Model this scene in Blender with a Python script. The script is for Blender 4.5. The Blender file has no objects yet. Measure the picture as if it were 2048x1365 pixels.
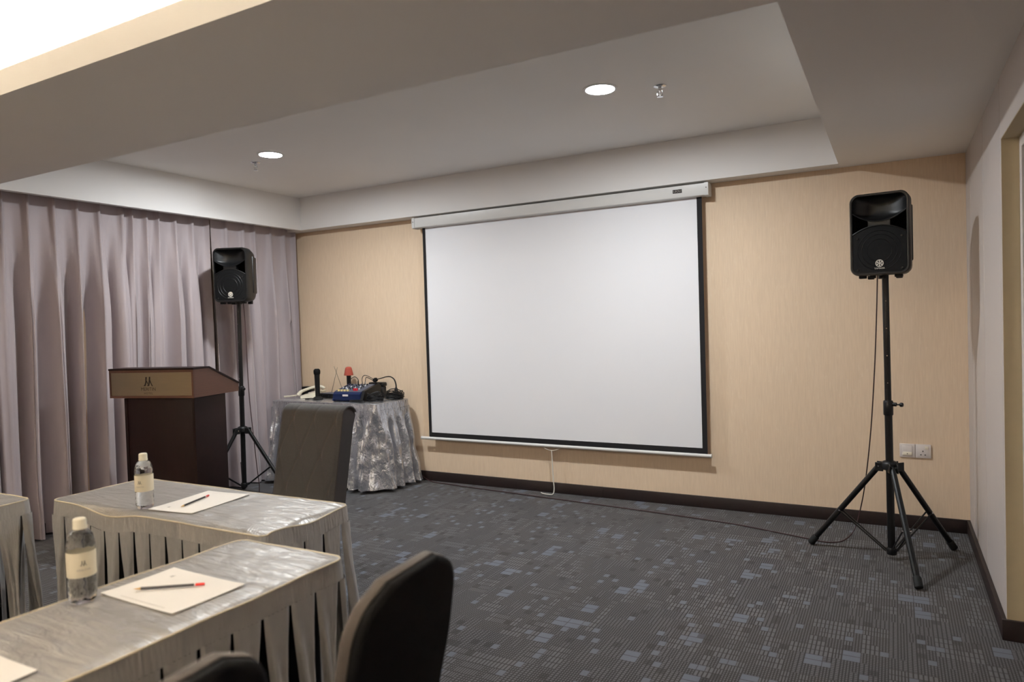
import bpy, bmesh, math, random
from mathutils import Vector, Matrix, noise
random.seed(7)
PI = math.pi
sc = bpy.context.scene
COL = sc.collection

# ---------------------------------------------------------------- camera, world, exposure
H_CAM, F_PX = 1.37, 1395.04
YAW, PITCH, ROLL = -0.5014, -0.0254, -0.0304
fwd = Vector((math.sin(YAW)*math.cos(PITCH), math.cos(YAW)*math.cos(PITCH), math.sin(PITCH)))
rgt = fwd.cross(Vector((0, 0, 1))).normalized()
upv = rgt.cross(fwd)
R2 = rgt*math.cos(ROLL) + upv*math.sin(ROLL)
U2 = -rgt*math.sin(ROLL) + upv*math.cos(ROLL)
cam_d = bpy.data.cameras.new('camera')
cam = bpy.data.objects.new('camera', cam_d)
COL.objects.link(cam)
cam.matrix_world = Matrix(((R2.x, U2.x, -fwd.x, 0), (R2.y, U2.y, -fwd.y, 0), (R2.z, U2.z, -fwd.z, H_CAM), (0, 0, 0, 1)))
cam_d.sensor_width = 36.0
cam_d.sensor_fit = 'HORIZONTAL'
cam_d.lens = F_PX/2048*36.0
cam_d.clip_start = 0.02
cam_d.dof.use_dof = True
cam_d.dof.focus_distance = 4.4
cam_d.dof.aperture_fstop = 2.8
sc.camera = cam

w = bpy.data.worlds.new('world')
sc.world = w
w.use_nodes = True
w.node_tree.nodes['Background'].inputs[0].default_value = (0.0, 0.0, 0.0, 1)
w.node_tree.nodes['Background'].inputs[1].default_value = 0.0

DOWNLIGHT = 740.0         # radiance of each LED downlight diffuser
NEAR_DOWNLIGHT = 35.0    # the dimmer lamps of the nearer coffer
DOWNLIGHT_COL = (0.92, 0.965, 1.0)
COVE = 92.0               # radiance of the warm LED tubes lying in the cove
COVE_COL = (1.0, 0.90, 0.72)
REAR_FILL_LAMP = 520.0    # unseen lamps at the back, added and turned up for bounce light
sc.view_settings.view_transform = 'Standard'
sc.view_settings.look = 'None'
sc.view_settings.gamma = 1.0
sc.view_settings.use_curve_mapping = False
sc.view_settings.exposure = 0.10
sc.cycles.use_denoising = True
sc.cycles.max_bounces = 10
sc.cycles.diffuse_bounces = 6

# ---------------------------------------------------------------- room dimensions (metres)
D, R, S, L, F, T = 5.035, 0.392, 2.315, -4.932, 4.889, 2.621
E, B1, B0, N, LW = -0.294, 2.265, 1.455, 2.412, -5.198
REAR = -3.5

# ---------------------------------------------------------------- materials
def srgb(r, g, b):
    def f(c):
        c /= 255.0
        return c/12.92 if c <= 0.04045 else ((c+0.055)/1.055)**2.4
    return (f(r), f(g), f(b), 1.0)

def base_mat(name):
    m = bpy.data.materials.new(name)
    m.use_nodes = True
    nt = m.node_tree
    return m, nt, nt.nodes['Principled BSDF']

def mat(name, col, rough=0.5, metal=0.0, var=0.08, vscale=8.0, stretch=(1, 1, 1), bump=0.0, bscale=40.0, bstretch=None,
        spec=0.5, emit=None, estr=0.0, trans=0.0, ior=1.45, sheen=0.0, coat=0.0, coords='Object', bdist=0.002):
    m, nt, p = base_mat(name)
    tc = nt.nodes.new('ShaderNodeTexCoord')
    mp = nt.nodes.new('ShaderNodeMapping'); mp.inputs['Scale'].default_value = stretch
    nt.links.new(tc.outputs[coords], mp.inputs[0])
    nz = nt.nodes.new('ShaderNodeTexNoise'); nz.inputs['Scale'].default_value = vscale; nz.inputs['Detail'].default_value = 4
    nt.links.new(mp.outputs[0], nz.inputs['Vector'])
    mx = nt.nodes.new('ShaderNodeMix'); mx.data_type = 'RGBA'
    mx.inputs[6].default_value = tuple(c*(1-var) for c in col[:3])+(1,)
    mx.inputs[7].default_value = tuple(min(1, c*(1+var)) for c in col[:3])+(1,)
    nt.links.new(nz.outputs[0], mx.inputs[0])
    nt.links.new(mx.outputs[2], p.inputs['Base Color'])
    p.inputs['Roughness'].default_value = rough
    p.inputs['Metallic'].default_value = metal
    p.inputs['Specular IOR Level'].default_value = spec
    p.inputs['IOR'].default_value = ior
    p.inputs['Transmission Weight'].default_value = trans
    if sheen:
        p.inputs['Sheen Weight'].default_value = sheen
        p.inputs['Sheen Roughness'].default_value = 0.4
    if coat:
        p.inputs['Coat Weight'].default_value = coat
        p.inputs['Coat Roughness'].default_value = 0.15
    if emit:
        p.inputs['Emission Color'].default_value = tuple(emit)+(1,)
        p.inputs['Emission Strength'].default_value = estr
    if bump:
        mb = nt.nodes.new('ShaderNodeMapping'); mb.inputs['Scale'].default_value = bstretch or stretch
        nt.links.new(tc.outputs[coords], mb.inputs[0])
        nb = nt.nodes.new('ShaderNodeTexNoise'); nb.inputs['Scale'].default_value = bscale; nb.inputs['Detail'].default_value = 5
        nt.links.new(mb.outputs[0], nb.inputs['Vector'])
        b = nt.nodes.new('ShaderNodeBump'); b.inputs['Strength'].default_value = bump; b.inputs['Distance'].default_value = bdist
        nt.links.new(nb.outputs[0], b.inputs['Height'])
        nt.links.new(b.outputs[0], p.inputs['Normal'])
    return m

class G:
    """tiny helper for building maths node graphs"""
    def __init__(s, nt): s.nt = nt
    def m(s, op, a, b=None, c=None):
        n = s.nt.nodes.new('ShaderNodeMath'); n.operation = op
        for i, v in enumerate((a, b, c)):
            if v is None: continue
            if isinstance(v, (int, float)): n.inputs[i].default_value = v
            else: s.nt.links.new(v, n.inputs[i])
        return n.outputs[0]
    def cell(s, u, v, cu, cv, seed):
        fu = s.m('FLOOR', s.m('DIVIDE', u, cu)); fv = s.m('FLOOR', s.m('DIVIDE', v, cv))
        c = s.nt.nodes.new('ShaderNodeCombineXYZ')
        s.nt.links.new(fu, c.inputs[0]); s.nt.links.new(fv, c.inputs[1]); c.inputs[2].default_value = seed
        w = s.nt.nodes.new('ShaderNodeTexWhiteNoise'); w.noise_dimensions = '3D'
        s.nt.links.new(c.outputs[0], w.inputs['Vector'])
        return w.outputs['Value']
    def line(s, u, period, duty):      # 1 inside the stripe
        return s.m('LESS_THAN', s.m('FRACT', s.m('DIVIDE', u, period)), duty)
    def gt(s, a, b): return s.m('GREATER_THAN', a, b)
    def mix(s, f, a, b): return s.m('ADD', s.m('MULTIPLY', a, s.m('SUBTRACT', 1.0, f)), s.m('MULTIPLY', b, f))
    def rgb(s, f, a, b):
        n = s.nt.nodes.new('ShaderNodeMix'); n.data_type = 'RGBA'
        if isinstance(f, (int, float)): n.inputs[0].default_value = f
        else: s.nt.links.new(f, n.inputs[0])
        for i, v in ((6, a), (7, b)):
            if isinstance(v, tuple): n.inputs[i].default_value = v
            else: s.nt.links.new(v, n.inputs[i])
        return n.outputs[2]

def carpet_material():
    m, nt, p = base_mat('carpet')
    g = G(nt)
    tc = nt.nodes.new('ShaderNodeTexCoord')
    sp = nt.nodes.new('ShaderNodeSeparateXYZ'); nt.links.new(tc.outputs['Object'], sp.inputs[0])
    u = g.m('ADD', sp.outputs[0], 20.0); v = g.m('ADD', sp.outputs[1], 20.0)
    wA = g.cell(u, v, 0.066, 0.092, 1.3)
    wA2 = g.cell(u, v, 0.132, 0.276, 7.7)
    wB = g.cell(u, v, 0.033, 0.046, 2.7)
    wC = g.cell(u, v, 0.165, 0.184, 4.1)
    wD = g.cell(u, v, 0.033, 0.092, 9.2)
    # lattice of thin dark lines; the pitch changes from block to block
    vs_fine = g.line(u, 0.011, 0.56); vs_wide = g.line(u, 0.0165, 0.68)
    vs = g.mix(g.gt(wD, 0.62), vs_fine, vs_wide)
    hs_fine = g.line(v, 0.0153, 0.66); hs_wide = g.line(v, 0.046, 0.88)
    hs = g.mix(g.gt(wC, 0.5), hs_fine, hs_wide)
    hs2 = g.mix(g.gt(wD, 0.35), hs_fine, hs)
    lat = g.m('MULTIPLY', vs, hs2)
    # solid cells
    solid = g.m('MULTIPLY', g.line(u, 0.033, 0.93), g.line(v, 0.046, 0.9))
    sB = g.gt(wB, 0.955)
    pat = g.mix(sB, lat, solid)
    solidA = g.m('MULTIPLY', g.line(u, 0.066, 0.965), g.line(v, 0.046, 0.92))
    sA = g.gt(wA, 0.962)
    pat = g.mix(sA, pat, solidA)
    darkc = g.m('LESS_THAN', wB, 0.05)
    pat = g.m('MULTIPLY', pat, g.m('SUBTRACT', 1.0, g.m('MULTIPLY', darkc, 0.6)))
    light = g.rgb(g.m('MAXIMUM', sA, g.m('MULTIPLY', sB, 0.8)), srgb(97, 97, 101), srgb(101, 107, 120))
    nz = nt.nodes.new('ShaderNodeTexNoise'); nz.inputs['Scale'].default_value = 0.9; nz.inputs['Detail'].default_value = 3
    nt.links.new(tc.outputs['Object'], nz.inputs['Vector'])
    light = g.rgb(g.m('MULTIPLY', nz.outputs[0], 0.35), light, srgb(94, 89, 84))
    dark = g.rgb(wC, srgb(37, 35, 36), srgb(43, 38, 34))
    colr = g.rgb(pat, dark, light)
    nf = nt.nodes.new('ShaderNodeTexNoise'); nf.inputs['Scale'].default_value = 260; nf.inputs['Detail'].default_value = 2
    nt.links.new(tc.outputs['Object'], nf.inputs['Vector'])
    colr = g.rgb(g.m('MULTIPLY', nf.outputs[0], 0.3), colr, srgb(50, 48, 48))
    nt.links.new(colr, p.inputs['Base Color'])
    p.inputs['Roughness'].default_value = 0.95
    p.inputs['Specular IOR Level'].default_value = 0.15
    p.inputs['Sheen Weight'].default_value = 0.15
    b = nt.nodes.new('ShaderNodeBump'); b.inputs['Strength'].default_value = 0.35; b.inputs['Distance'].default_value = 0.003
    nt.links.new(g.m('ADD', g.m('MULTIPLY', pat, 0.6), nf.outputs[0]), b.inputs['Height'])
    nt.links.new(b.outputs[0], p.inputs['Normal'])
    return m

def wallpaper_material():
    m, nt, p = base_mat('wallpaper')
    g = G(nt)
    tc = nt.nodes.new('ShaderNodeTexCoord')
    mp = nt.nodes.new('ShaderNodeMapping'); mp.inputs['Scale'].default_value = (1, 1, 0.06)
    nt.links.new(tc.outputs['Object'], mp.inputs[0])
    n1 = nt.nodes.new('ShaderNodeTexNoise'); n1.inputs['Scale'].default_value = 150; n1.inputs['Detail'].default_value = 2
    nt.links.new(mp.outputs[0], n1.inputs['Vector'])
    mp2 = nt.nodes.new('ShaderNodeMapping'); mp2.inputs['Scale'].default_value = (1, 1, 0.22)
    nt.links.new(tc.outputs['Object'], mp2.inputs[0])
    n2 = nt.nodes.new('ShaderNodeTexNoise'); n2.inputs['Scale'].default_value = 75; n2.inputs['Detail'].default_value = 1
    nt.links.new(mp2.outputs[0], n2.inputs['Vector'])
    fl = g.m('MULTIPLY', g.gt(n2.outputs[0], 0.68), 0.14)
    c = g.rgb(n1.outputs[0], srgb(216, 192, 164), srgb(234, 211, 183))
    c = g.rgb(fl, c, srgb(240, 224, 202))
    nt.links.new(c, p.inputs['Base Color'])
    p.inputs['Roughness'].default_value = 0.6
    p.inputs['Specular IOR Level'].default_value = 0.3
    b = nt.nodes.new('ShaderNodeBump'); b.inputs['Strength'].default_value = 0.25; b.inputs['Distance'].default_value = 0.001
    nt.links.new(n1.outputs[0], b.inputs['Height']); nt.links.new(b.outputs[0], p.inputs['Normal'])
    return m

def satin_material(name, col, metal, rough, bstr, streak=(3, 14, 3)):
    m, nt, p = base_mat(name)
    g = G(nt)
    tc = nt.nodes.new('ShaderNodeTexCoord')
    mp = nt.nodes.new('ShaderNodeMapping'); mp.inputs['Scale'].default_value = streak
    nt.links.new(tc.outputs['Object'], mp.inputs[0])
    n1 = nt.nodes.new('ShaderNodeTexNoise'); n1.inputs['Scale'].default_value = 2.2; n1.inputs['Detail'].default_value = 5
    n1.inputs['Roughness'].default_value = 0.55; n1.inputs['Distortion'].default_value = 0.6
    nt.links.new(mp.outputs[0], n1.inputs['Vector'])
    n2 = nt.nodes.new('ShaderNodeTexNoise'); n2.inputs['Scale'].default_value = 28; n2.inputs['Detail'].default_value = 4
    nt.links.new(tc.outputs['Object'], n2.inputs['Vector'])
    c = g.rgb(n2.outputs[0], tuple(x*0.9 for x in col[:3])+(1,), tuple(min(1, x*1.1) for x in col[:3])+(1,))
    nt.links.new(c, p.inputs['Base Color'])
    p.inputs['Metallic'].default_value = metal
    p.inputs['Roughness'].default_value = rough
    p.inputs['Sheen Weight'].default_value = 0.2
    b = nt.nodes.new('ShaderNodeBump'); b.inputs['Strength'].default_value = bstr; b.inputs['Distance'].default_value = 0.02
    nt.links.new(g.m('ADD', n1.outputs[0], g.m('MULTIPLY', n2.outputs[0], 0.12)), b.inputs['Height'])
    nt.links.new(b.outputs[0], p.inputs['Normal'])
    return m

M = {}
M['carpet'] = carpet_material()
M['wallpaper'] = wallpaper_material()
M['jamb'] = mat('jamb_paint', srgb(198, 184, 152), 0.6, var=0.04, vscale=30, bump=0.15, bscale=200)
M['ceiling'] = mat('ceiling_paint', srgb(240, 237, 233), 0.75, var=0.015, vscale=3, bump=0.1, bscale=160)
M['fascia'] = mat('fascia_paint', srgb(233, 230, 227), 0.7, var=0.015, vscale=3, bump=0.1, bscale=160)
M['panel'] = mat('panel_laminate', srgb(192, 184, 180), 0.42, var=0.03, vscale=5, bump=0.08, bscale=300, spec=0.4)
M['groove'] = mat('groove_dark', srgb(70, 62, 56), 0.8)
M['darkwood'] = mat('dark_wood_skirting', srgb(38, 28, 27), 0.5, var=0.25, vscale=9, stretch=(1, 1, 8), bump=0.1, bscale=60)
M['frame'] = mat('white_frame', srgb(215, 208, 205), 0.35)
M['leaf'] = mat('door_leaf', srgb(96, 78, 74), 0.35, var=0.15, vscale=4, stretch=(1, 1, 0.1))
M['curtain'] = mat('curtain_fabric', srgb(172, 160, 161), 0.55, var=0.06, vscale=6, stretch=(1, 1, 0.6), bump=0.35, bscale=26, bstretch=(1, 1, 0.45), sheen=0.4, spec=0.4, bdist=0.004)
M['satin'] = satin_material('satin_grey', srgb(158, 154, 149), 0.5, 0.36, 0.5)
M['satin_skirt'] = satin_material('satin_skirt_grey', srgb(186, 183, 179), 0.5, 0.32, 0.5, (9, 9, 2.2))
M['satin_silver'] = satin_material('satin_silver', srgb(204, 204, 208), 0.85, 0.26, 0.8, (8, 8, 4))
M['piping'] = mat('satin_piping', srgb(196, 184, 158), 0.45, var=0.1, vscale=60)
M['plastic'] = mat('black_plastic', srgb(13, 13, 14), 0.42, var=0.15, vscale=30, bump=0.15, bscale=420)
M['grille'] = mat('black_grille', srgb(10, 10, 11), 0.7, var=0.3, vscale=400, bump=0.3, bscale=600, spec=0.25)
M['cavity'] = mat('black_cavity', srgb(4, 4, 4), 0.9, spec=0.1)
M['metal_black'] = mat('black_metal', srgb(11, 11, 12), 0.36, metal=0.0, var=0.1)
M['rubber'] = mat('rubber', srgb(16, 16, 16), 0.7)
M['chrome'] = mat('chrome', srgb(210, 210, 212), 0.14, metal=1.0, var=0.02)
M['logo_white'] = mat('logo_white', srgb(226, 220, 206), 0.5)
M['screen'] = mat('screen_fabric', srgb(232, 231, 233), 0.85, var=0.012, vscale=1.2, bump=0.05, bscale=2.5, bdist=0.02)
M['screen_black'] = mat('screen_black', srgb(22, 20, 22), 0.8)
M['casing'] = mat('casing_white', srgb(222, 220, 216), 0.35, var=0.02)
M['cord'] = mat('cord_white', srgb(222, 216, 204), 0.6)
M['lectern_top'] = mat('lectern_wood', srgb(88, 56, 42), 0.4, var=0.22, vscale=10, stretch=(1, 1, 14), bump=0.08, bscale=60)
M['lectern_body'] = mat('lectern_dark_wood', srgb(30, 16, 15), 0.5, spec=0.2, var=0.22, vscale=10, stretch=(12, 12, 1), bump=0.08, bscale=60)
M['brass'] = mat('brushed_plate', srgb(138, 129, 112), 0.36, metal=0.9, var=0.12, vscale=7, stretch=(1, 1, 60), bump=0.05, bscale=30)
M['engrave'] = mat('engraving', srgb(26, 16, 12), 0.6)
M['engrave2'] = mat('engraving_brown', srgb(46, 31, 20), 0.6)
M['chair_fabric'] = mat('chair_fabric', srgb(66, 63, 61), 0.85, var=0.2, vscale=120, stretch=(1, 1, 1), bump=0.3, bscale=350, sheen=0.2)
M['chair_side'] = mat('chair_side_fabric', srgb(48, 44, 43), 0.85, var=0.15, vscale=120, bump=0.3, bscale=350)
M['chair_stitch'] = mat('chair_stitch', srgb(84, 70, 56), 0.8)
M['chair_brown'] = mat('chair_brown_fabric', srgb(74, 66, 60), 0.8, var=0.15, vscale=120, bump=0.25, bscale=350, sheen=0.2)
M['chair_back'] = mat('chair_back_vinyl', srgb(11, 10, 11), 0.8, spec=0.2, var=0.2, vscale=40, bump=0.2, bscale=200)
M['gap_shade_board'] = mat('gap_shade_black', srgb(14, 12, 11), 0.85, spec=0.1)  # near-black colour standing in for the shade behind the skirt gaps
M['chair_leg'] = mat('chair_leg_metal', srgb(40, 34, 30), 0.35, metal=0.5)
M['paper'] = mat('paper', srgb(240, 234, 226), 0.7, var=0.01)
M['print_dark'] = mat('print_dark', srgb(96, 88, 76), 0.7)
M['print_faint'] = mat('print_faint', srgb(218, 212, 204), 0.7)
M['print_grey'] = mat('print_grey', srgb(168, 160, 152), 0.7)
M['pencil_black'] = mat('pencil_black', srgb(34, 24, 20), 0.35)
M['pencil_red'] = mat('pencil_red', srgb(212, 50, 40), 0.4)
M['pencil_wood'] = mat('pencil_wood', srgb(222, 180, 110), 0.6)
M['water'] = mat('water_pet', (0.97, 0.98, 0.98, 1), 0.04, trans=1.0, ior=1.33, var=0.0)
M['cap'] = mat('cap_white', srgb(236, 228, 206), 0.45)
M['label'] = mat('bottle_label', srgb(226, 216, 192), 0.55, var=0.06, vscale=20)
M['socket'] = mat('socket_white', srgb(222, 212, 206), 0.35)
M['socket2'] = mat('socket_cream', srgb(236, 226, 206), 0.35)
M['hole'] = mat('socket_hole', srgb(28, 24, 20), 0.7)
M['lamp'] = mat('led_diffuser', (0.9, 0.9, 0.9, 1), 0.5, emit=DOWNLIGHT_COL, estr=DOWNLIGHT)
M['lamp_dim'] = mat('led_diffuser_dim', (0.9, 0.9, 0.9, 1), 0.5, emit=DOWNLIGHT_COL, estr=NEAR_DOWNLIGHT)
M['lamp_rear_fill'] = mat('led_diffuser_rear_fill', (0.9, 0.9, 0.9, 1), 0.5, emit=(1.0, 0.93, 0.82), estr=REAR_FILL_LAMP)
M['cove'] = mat('led_tube', (0.9, 0.9, 0.9, 1), 0.5, emit=COVE_COL, estr=COVE)
M['mixer_blue'] = mat('mixer_blue', srgb(20, 34, 72), 0.4)
M['mixer_face'] = mat('mixer_face', srgb(74, 80, 96), 0.45, var=0.15, vscale=40)
M['knob_yellow'] = mat('knob_yellow', srgb(226, 204, 140), 0.45)
M['knob_red'] = mat('knob_red', srgb(190, 26, 44), 0.4)
M['knob_white'] = mat('knob_white', srgb(214, 214, 216), 0.45)
M['red_foam'] = mat('red_foam', srgb(178, 84, 68), 0.85, var=0.1, vscale=90, bump=0.3, bscale=300)
M['phone'] = mat('phone_ivory', srgb(226, 218, 196), 0.4)
M['cable'] = mat('cable_black', srgb(18, 17, 18), 0.5)
M['cable_brown'] = mat('cable_brown', srgb(58, 34, 36), 0.55)

# ---------------------------------------------------------------- mesh helpers
class MB:
    def __init__(s): s.bm = bmesh.new()
    def box(s, x0, x1, y0, y1, z0, z1, bevel=0.0, seg=2, mtx=None):
        r = bmesh.ops.create_cube(s.bm, size=1.0)
        vs = r['verts']
        for v in vs:
            v.co = Vector(((x0+x1)/2+v.co.x*(x1-x0), (y0+y1)/2+v.co.y*(y1-y0), (z0+z1)/2+v.co.z*(z1-z0)))
        if bevel:
            es = list({e for v in vs for e in v.link_edges})
            rr = bmesh.ops.bevel(s.bm, geom=es, offset=bevel, segments=seg, affect='EDGES', profile=0.5)
            vs = list({v for f in rr['faces'] for v in f.verts} | {v for v in vs if v.is_valid})
        if mtx is not None:
            for v in vs: v.co = mtx @ v.co
        return s
    def tube(s, pts, r, seg=8, cap=True, closed=False):
        pts = [Vector(p) for p in pts]
        n = len(pts)
        rr = r if isinstance(r, (list, tuple)) else [r]*n
        rings = []
        prev = None
        for i, p in enumerate(pts):
            if closed: t = pts[(i+1) % n]-pts[i-1]
            else: t = pts[min(i+1, n-1)]-pts[max(i-1, 0)]
            if t.length < 1e-9: t = Vector((0, 0, 1))
            t.normalize()
            if prev is None:
                a = Vector((0, 0, 1)) if abs(t.z) < 0.9 else Vector((1, 0, 0))
                nx = t.cross(a).normalized()
            else:
                nx = (prev-t*prev.dot(t))
                nx = nx.normalized() if nx.length > 1e-6 else t.orthogonal().normalized()
            prev = nx
            ny = t.cross(nx)
            rings.append([s.bm.verts.new(p+(nx*math.cos(2*PI*k/seg)+ny*math.sin(2*PI*k/seg))*rr[i]) for k in range(seg)])
        for i in range(n if closed else n-1):
            a, b = rings[i], rings[(i+1) % n]
            for k in range(seg):
                s.bm.faces.new((a[k], a[(k+1) % seg], b[(k+1) % seg], b[k]))
        if cap and not closed:
            s.bm.faces.new(rings[0][::-1]); s.bm.faces.new(rings[-1])
        return s
    def lathe(s, prof, seg=24, mtx=None, rfun=None):
        rings = []
        for (r, z) in prof:
            ring = []
            for k in range(seg):
                a = 2*PI*k/seg
                q = r if rfun is None else r*rfun(a, z)
                v = Vector((q*math.cos(a), q*math.sin(a), z))
                ring.append(s.bm.verts.new(mtx @ v if mtx is not None else v))
            rings.append(ring)
        for a, b in zip(rings, rings[1:]):
            for k in range(seg):
                s.bm.faces.new((a[k], a[(k+1) % seg], b[(k+1) % seg], b[k]))
        s.bm.faces.new(rings[0][::-1]); s.bm.faces.new(rings[-1])
        return s
    def prism(s, poly, fn, d0, d1):
        """poly: 2-D outline; fn(a, b, d) -> 3-D point"""
        A = [s.bm.verts.new(fn(a, b, d0)) for a, b in poly]
        B = [s.bm.verts.new(fn(a, b, d1)) for a, b in poly]
        n = len(poly)
        s.bm.faces.new(A[::-1]); s.bm.faces.new(B)
        for i in range(n):
            s.bm.faces.new((A[i], A[(i+1) % n], B[(i+1) % n], B[i]))
        return s
    def grid(s, fn, nu, nv, closed_u=False):
        V = [[s.bm.verts.new(fn(i, j)) for j in range(nv+1)] for i in range(nu if closed_u else nu+1)]
        for i in range(nu):
            a, b = V[i], V[(i+1) % len(V)]
            for j in range(nv):
                s.bm.faces.new((a[j], b[j], b[j+1], a[j+1]))
        return s
    def loft(s, rings, cap0=True, cap1=True):
        V = [[s.bm.verts.new(p) for p in r] for r in rings]
        n = len(V[0])
        for a, b in zip(V, V[1:]):
            for k in range(n):
                s.bm.faces.new((a[k], a[(k+1) % n], b[(k+1) % n], b[k]))
        if cap0: s.bm.faces.new(V[0][::-1])
        if cap1: s.bm.faces.new(V[-1])
        return s
    def mesh(s, me, mtx):
        t = bmesh.new(); t.from_mesh(me); t.transform(mtx)
        tmp = bpy.data.meshes.new('tmp'); t.to_mesh(tmp); t.free()
        s.bm.from_mesh(tmp); bpy.data.meshes.remove(tmp)
        return s
    def build(s, name, m, parent=None, smooth=True, loc=None, angle=40):
        bmesh.ops.recalc_face_normals(s.bm, faces=s.bm.faces)
        if smooth:
            for f in s.bm.faces: f.smooth = True
            for e in s.bm.edges:
                if len(e.link_faces) == 2 and e.calc_face_angle(0) > math.radians(angle): e.smooth = False
        me = bpy.data.meshes.new(name)
        s.bm.to_mesh(me); s.bm.free()
        me.materials.append(M[m] if isinstance(m, str) else m)
        o = bpy.data.objects.new(name, me)
        COL.objects.link(o)
        if parent is not None: o.parent = parent
        if loc is not None: o.location = loc
        return o

def thing(name, label, cat, loc=(0, 0, 0), rotz=0.0, group=None):
    o = bpy.data.objects.new(name, None)
    o.empty_display_size = 0.1
    COL.objects.link(o)
    o.location = loc; o.rotation_euler = (0, 0, rotz)
    return tag(o, label, cat, group)

def tag(o, label, cat, group=None):
    o['label'] = label; o['category'] = cat
    if group: o['group'] = group
    return o

def struct(o):
    o['kind'] = 'structure'
    return o

def box_struct(name, m, *b, parent=None, bevel=0.0):
    o = MB().box(*b, bevel=bevel).build(name, m, parent, smooth=bool(bevel))
    return o if parent is not None else struct(o)

def text_mesh(body, size, spacing=1.0, extrude=0.0):
    c = bpy.data.curves.new('text', 'FONT')
    c.body = body; c.size = size; c.align_x = 'CENTER'; c.align_y = 'CENTER'
    c.space_character = spacing; c.extrude = extrude; c.resolution_u = 3
    o = bpy.data.objects.new('text', c)
    COL.objects.link(o)
    dg = bpy.context.evaluated_depsgraph_get()
    me = bpy.data.meshes.new_from_object(o.evaluated_get(dg))
    bpy.data.objects.remove(o); bpy.data.curves.remove(c)
    return me

def catmull(pts, n=6, closed=False):
    pts = [Vector(p) for p in pts]
    out = []
    m = len(pts)
    for i in range(m if closed else m-1):
        if closed: p0, p1, p2, p3 = pts[i-1], pts[i], pts[(i+1) % m], pts[(i+2) % m]
        else: p0, p1, p2, p3 = pts[max(i-1, 0)], pts[i], pts[i+1], pts[min(i+2, m-1)]
        for k in range(n):
            t = k/n
            out.append(0.5*((2*p1)+(p2-p0)*t+(2*p0-5*p1+4*p2-p3)*t*t+(3*p1-p0-3*p2+p3)*t**3))
    if not closed: out.append(pts[-1])
    return out

def rrect(w, h, r, seg=5):
    out = []
    for cx, cy, a0 in ((w/2-r, h/2-r, 0), (-w/2+r, h/2-r, PI/2), (-w/2+r, -h/2+r, PI), (w/2-r, -h/2+r, 1.5*PI)):
        for k in range(seg+1):
            a = a0+PI/2*k/seg
            out.append((cx+r*math.cos(a), cy+r*math.sin(a)))
    return out

def sstep(a, b, x):
    t = max(0.0, min(1.0, (x-a)/(b-a)))
    return t*t*(3-2*t)

LOGO_M = [[(680, 230), (760, 230), (745, 340), (715, 500), (665, 690), (545, 690), (620, 610), (668, 480)],
          [(722, 430), (748, 420), (812, 545), (790, 600), (735, 480)],
          [(895, 220), (970, 220), (955, 350), (920, 530), (885, 690), (765, 690), (830, 600), (875, 430)],
          [(935, 400), (955, 370), (1010, 530), (1085, 665), (1120, 692), (1052, 700), (1005, 600), (940, 480)]]
def logo_m(mb, height, fn, d0, d1):
    k = height/470.0
    for poly in LOGO_M:
        mb.prism([((x-830)*k, (455-y)*k) for x, y in poly], fn, d0, d1)
    return mb

# ---------------------------------------------------------------- the setting
floor = struct(MB().box(-5.6, 1.2, REAR-0.1, D+0.1, -0.1, 0.0).build('floor', 'carpet', smooth=False))
box_struct('wall_back', 'wallpaper', LW-0.1, R+0.1, D, D+0.12, 0, 2.75)
box_struct('wall_left', 'wallpaper', LW-0.12, LW, REAR, D, 0, 2.75)
box_struct('wall_rear', 'wallpaper', LW-0.12, 1.2, REAR-0.12, REAR, 0, 2.75)
YN, ZN, Y2 = 3.47, 2.06, 1.35          # niche in the right wall
wr = MB()
wr.box(R+0.012, R+0.3, YN, D, 0, 2.75)
wr.box(R+0.012, R+0.3, REAR, Y2, 0, 2.75)
wr.box(R+0.012, R+0.3, Y2, YN, ZN, 2.75)
wall_r = struct(wr.build('wall_right', 'groove', smooth=False))
for (y0, y1, z0, z1) in ((4.757, D, 0.07, S), (4.137, 4.748, 0.07, S), (3.510, 4.128, 0.07, S), (YN, 3.502, 0.07, ZN),
                         (2.42, 3.502, ZN, S), (Y2, 2.412, ZN, S), (0.3, Y2-0.004, 0.07, S), (-1.2, 0.296, 0.07, S), (REAR, -1.204, 0.07, S)):
    MB().box(R, R+0.02, y0, y1, z0, z1, bevel=0.0015, seg=1).build('panel', 'panel', wall_r, smooth=False)
MB().box(R+0.0005, R+0.2, YN-0.002, YN+0.001, 0.0, ZN+0.001).build('jamb', 'jamb', wall_r, smooth=False)
MB().box(R+0.0005, R+0.2, Y2, YN, ZN-0.002, ZN).build('lintel', 'jamb', wall_r, smooth=False)
d1 = box_struct('door_1', 'leaf', R+0.105, R+0.145, Y2+0.05, YN-0.05, 0.0, ZN-0.05)
fr = MB()
fr.box(R+0.06, R+0.14, YN-0.05, YN-0.002, 0, ZN-0.002, bevel=0.004)
fr.box(R+0.06, R+0.14, Y2, Y2+0.05, 0, ZN-0.002, bevel=0.004)
fr.box(R+0.06, R+0.14, Y2+0.05, YN-0.05, ZN-0.05, ZN-0.002, bevel=0.004)
fr.build('door_frame', 'frame', d1)
MB().box(R+0.06, R+0.105, Y2+0.10, Y2+0.12, 0.98, 1.12, bevel=0.004).build('door_handle', 'chrome', d1)

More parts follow.
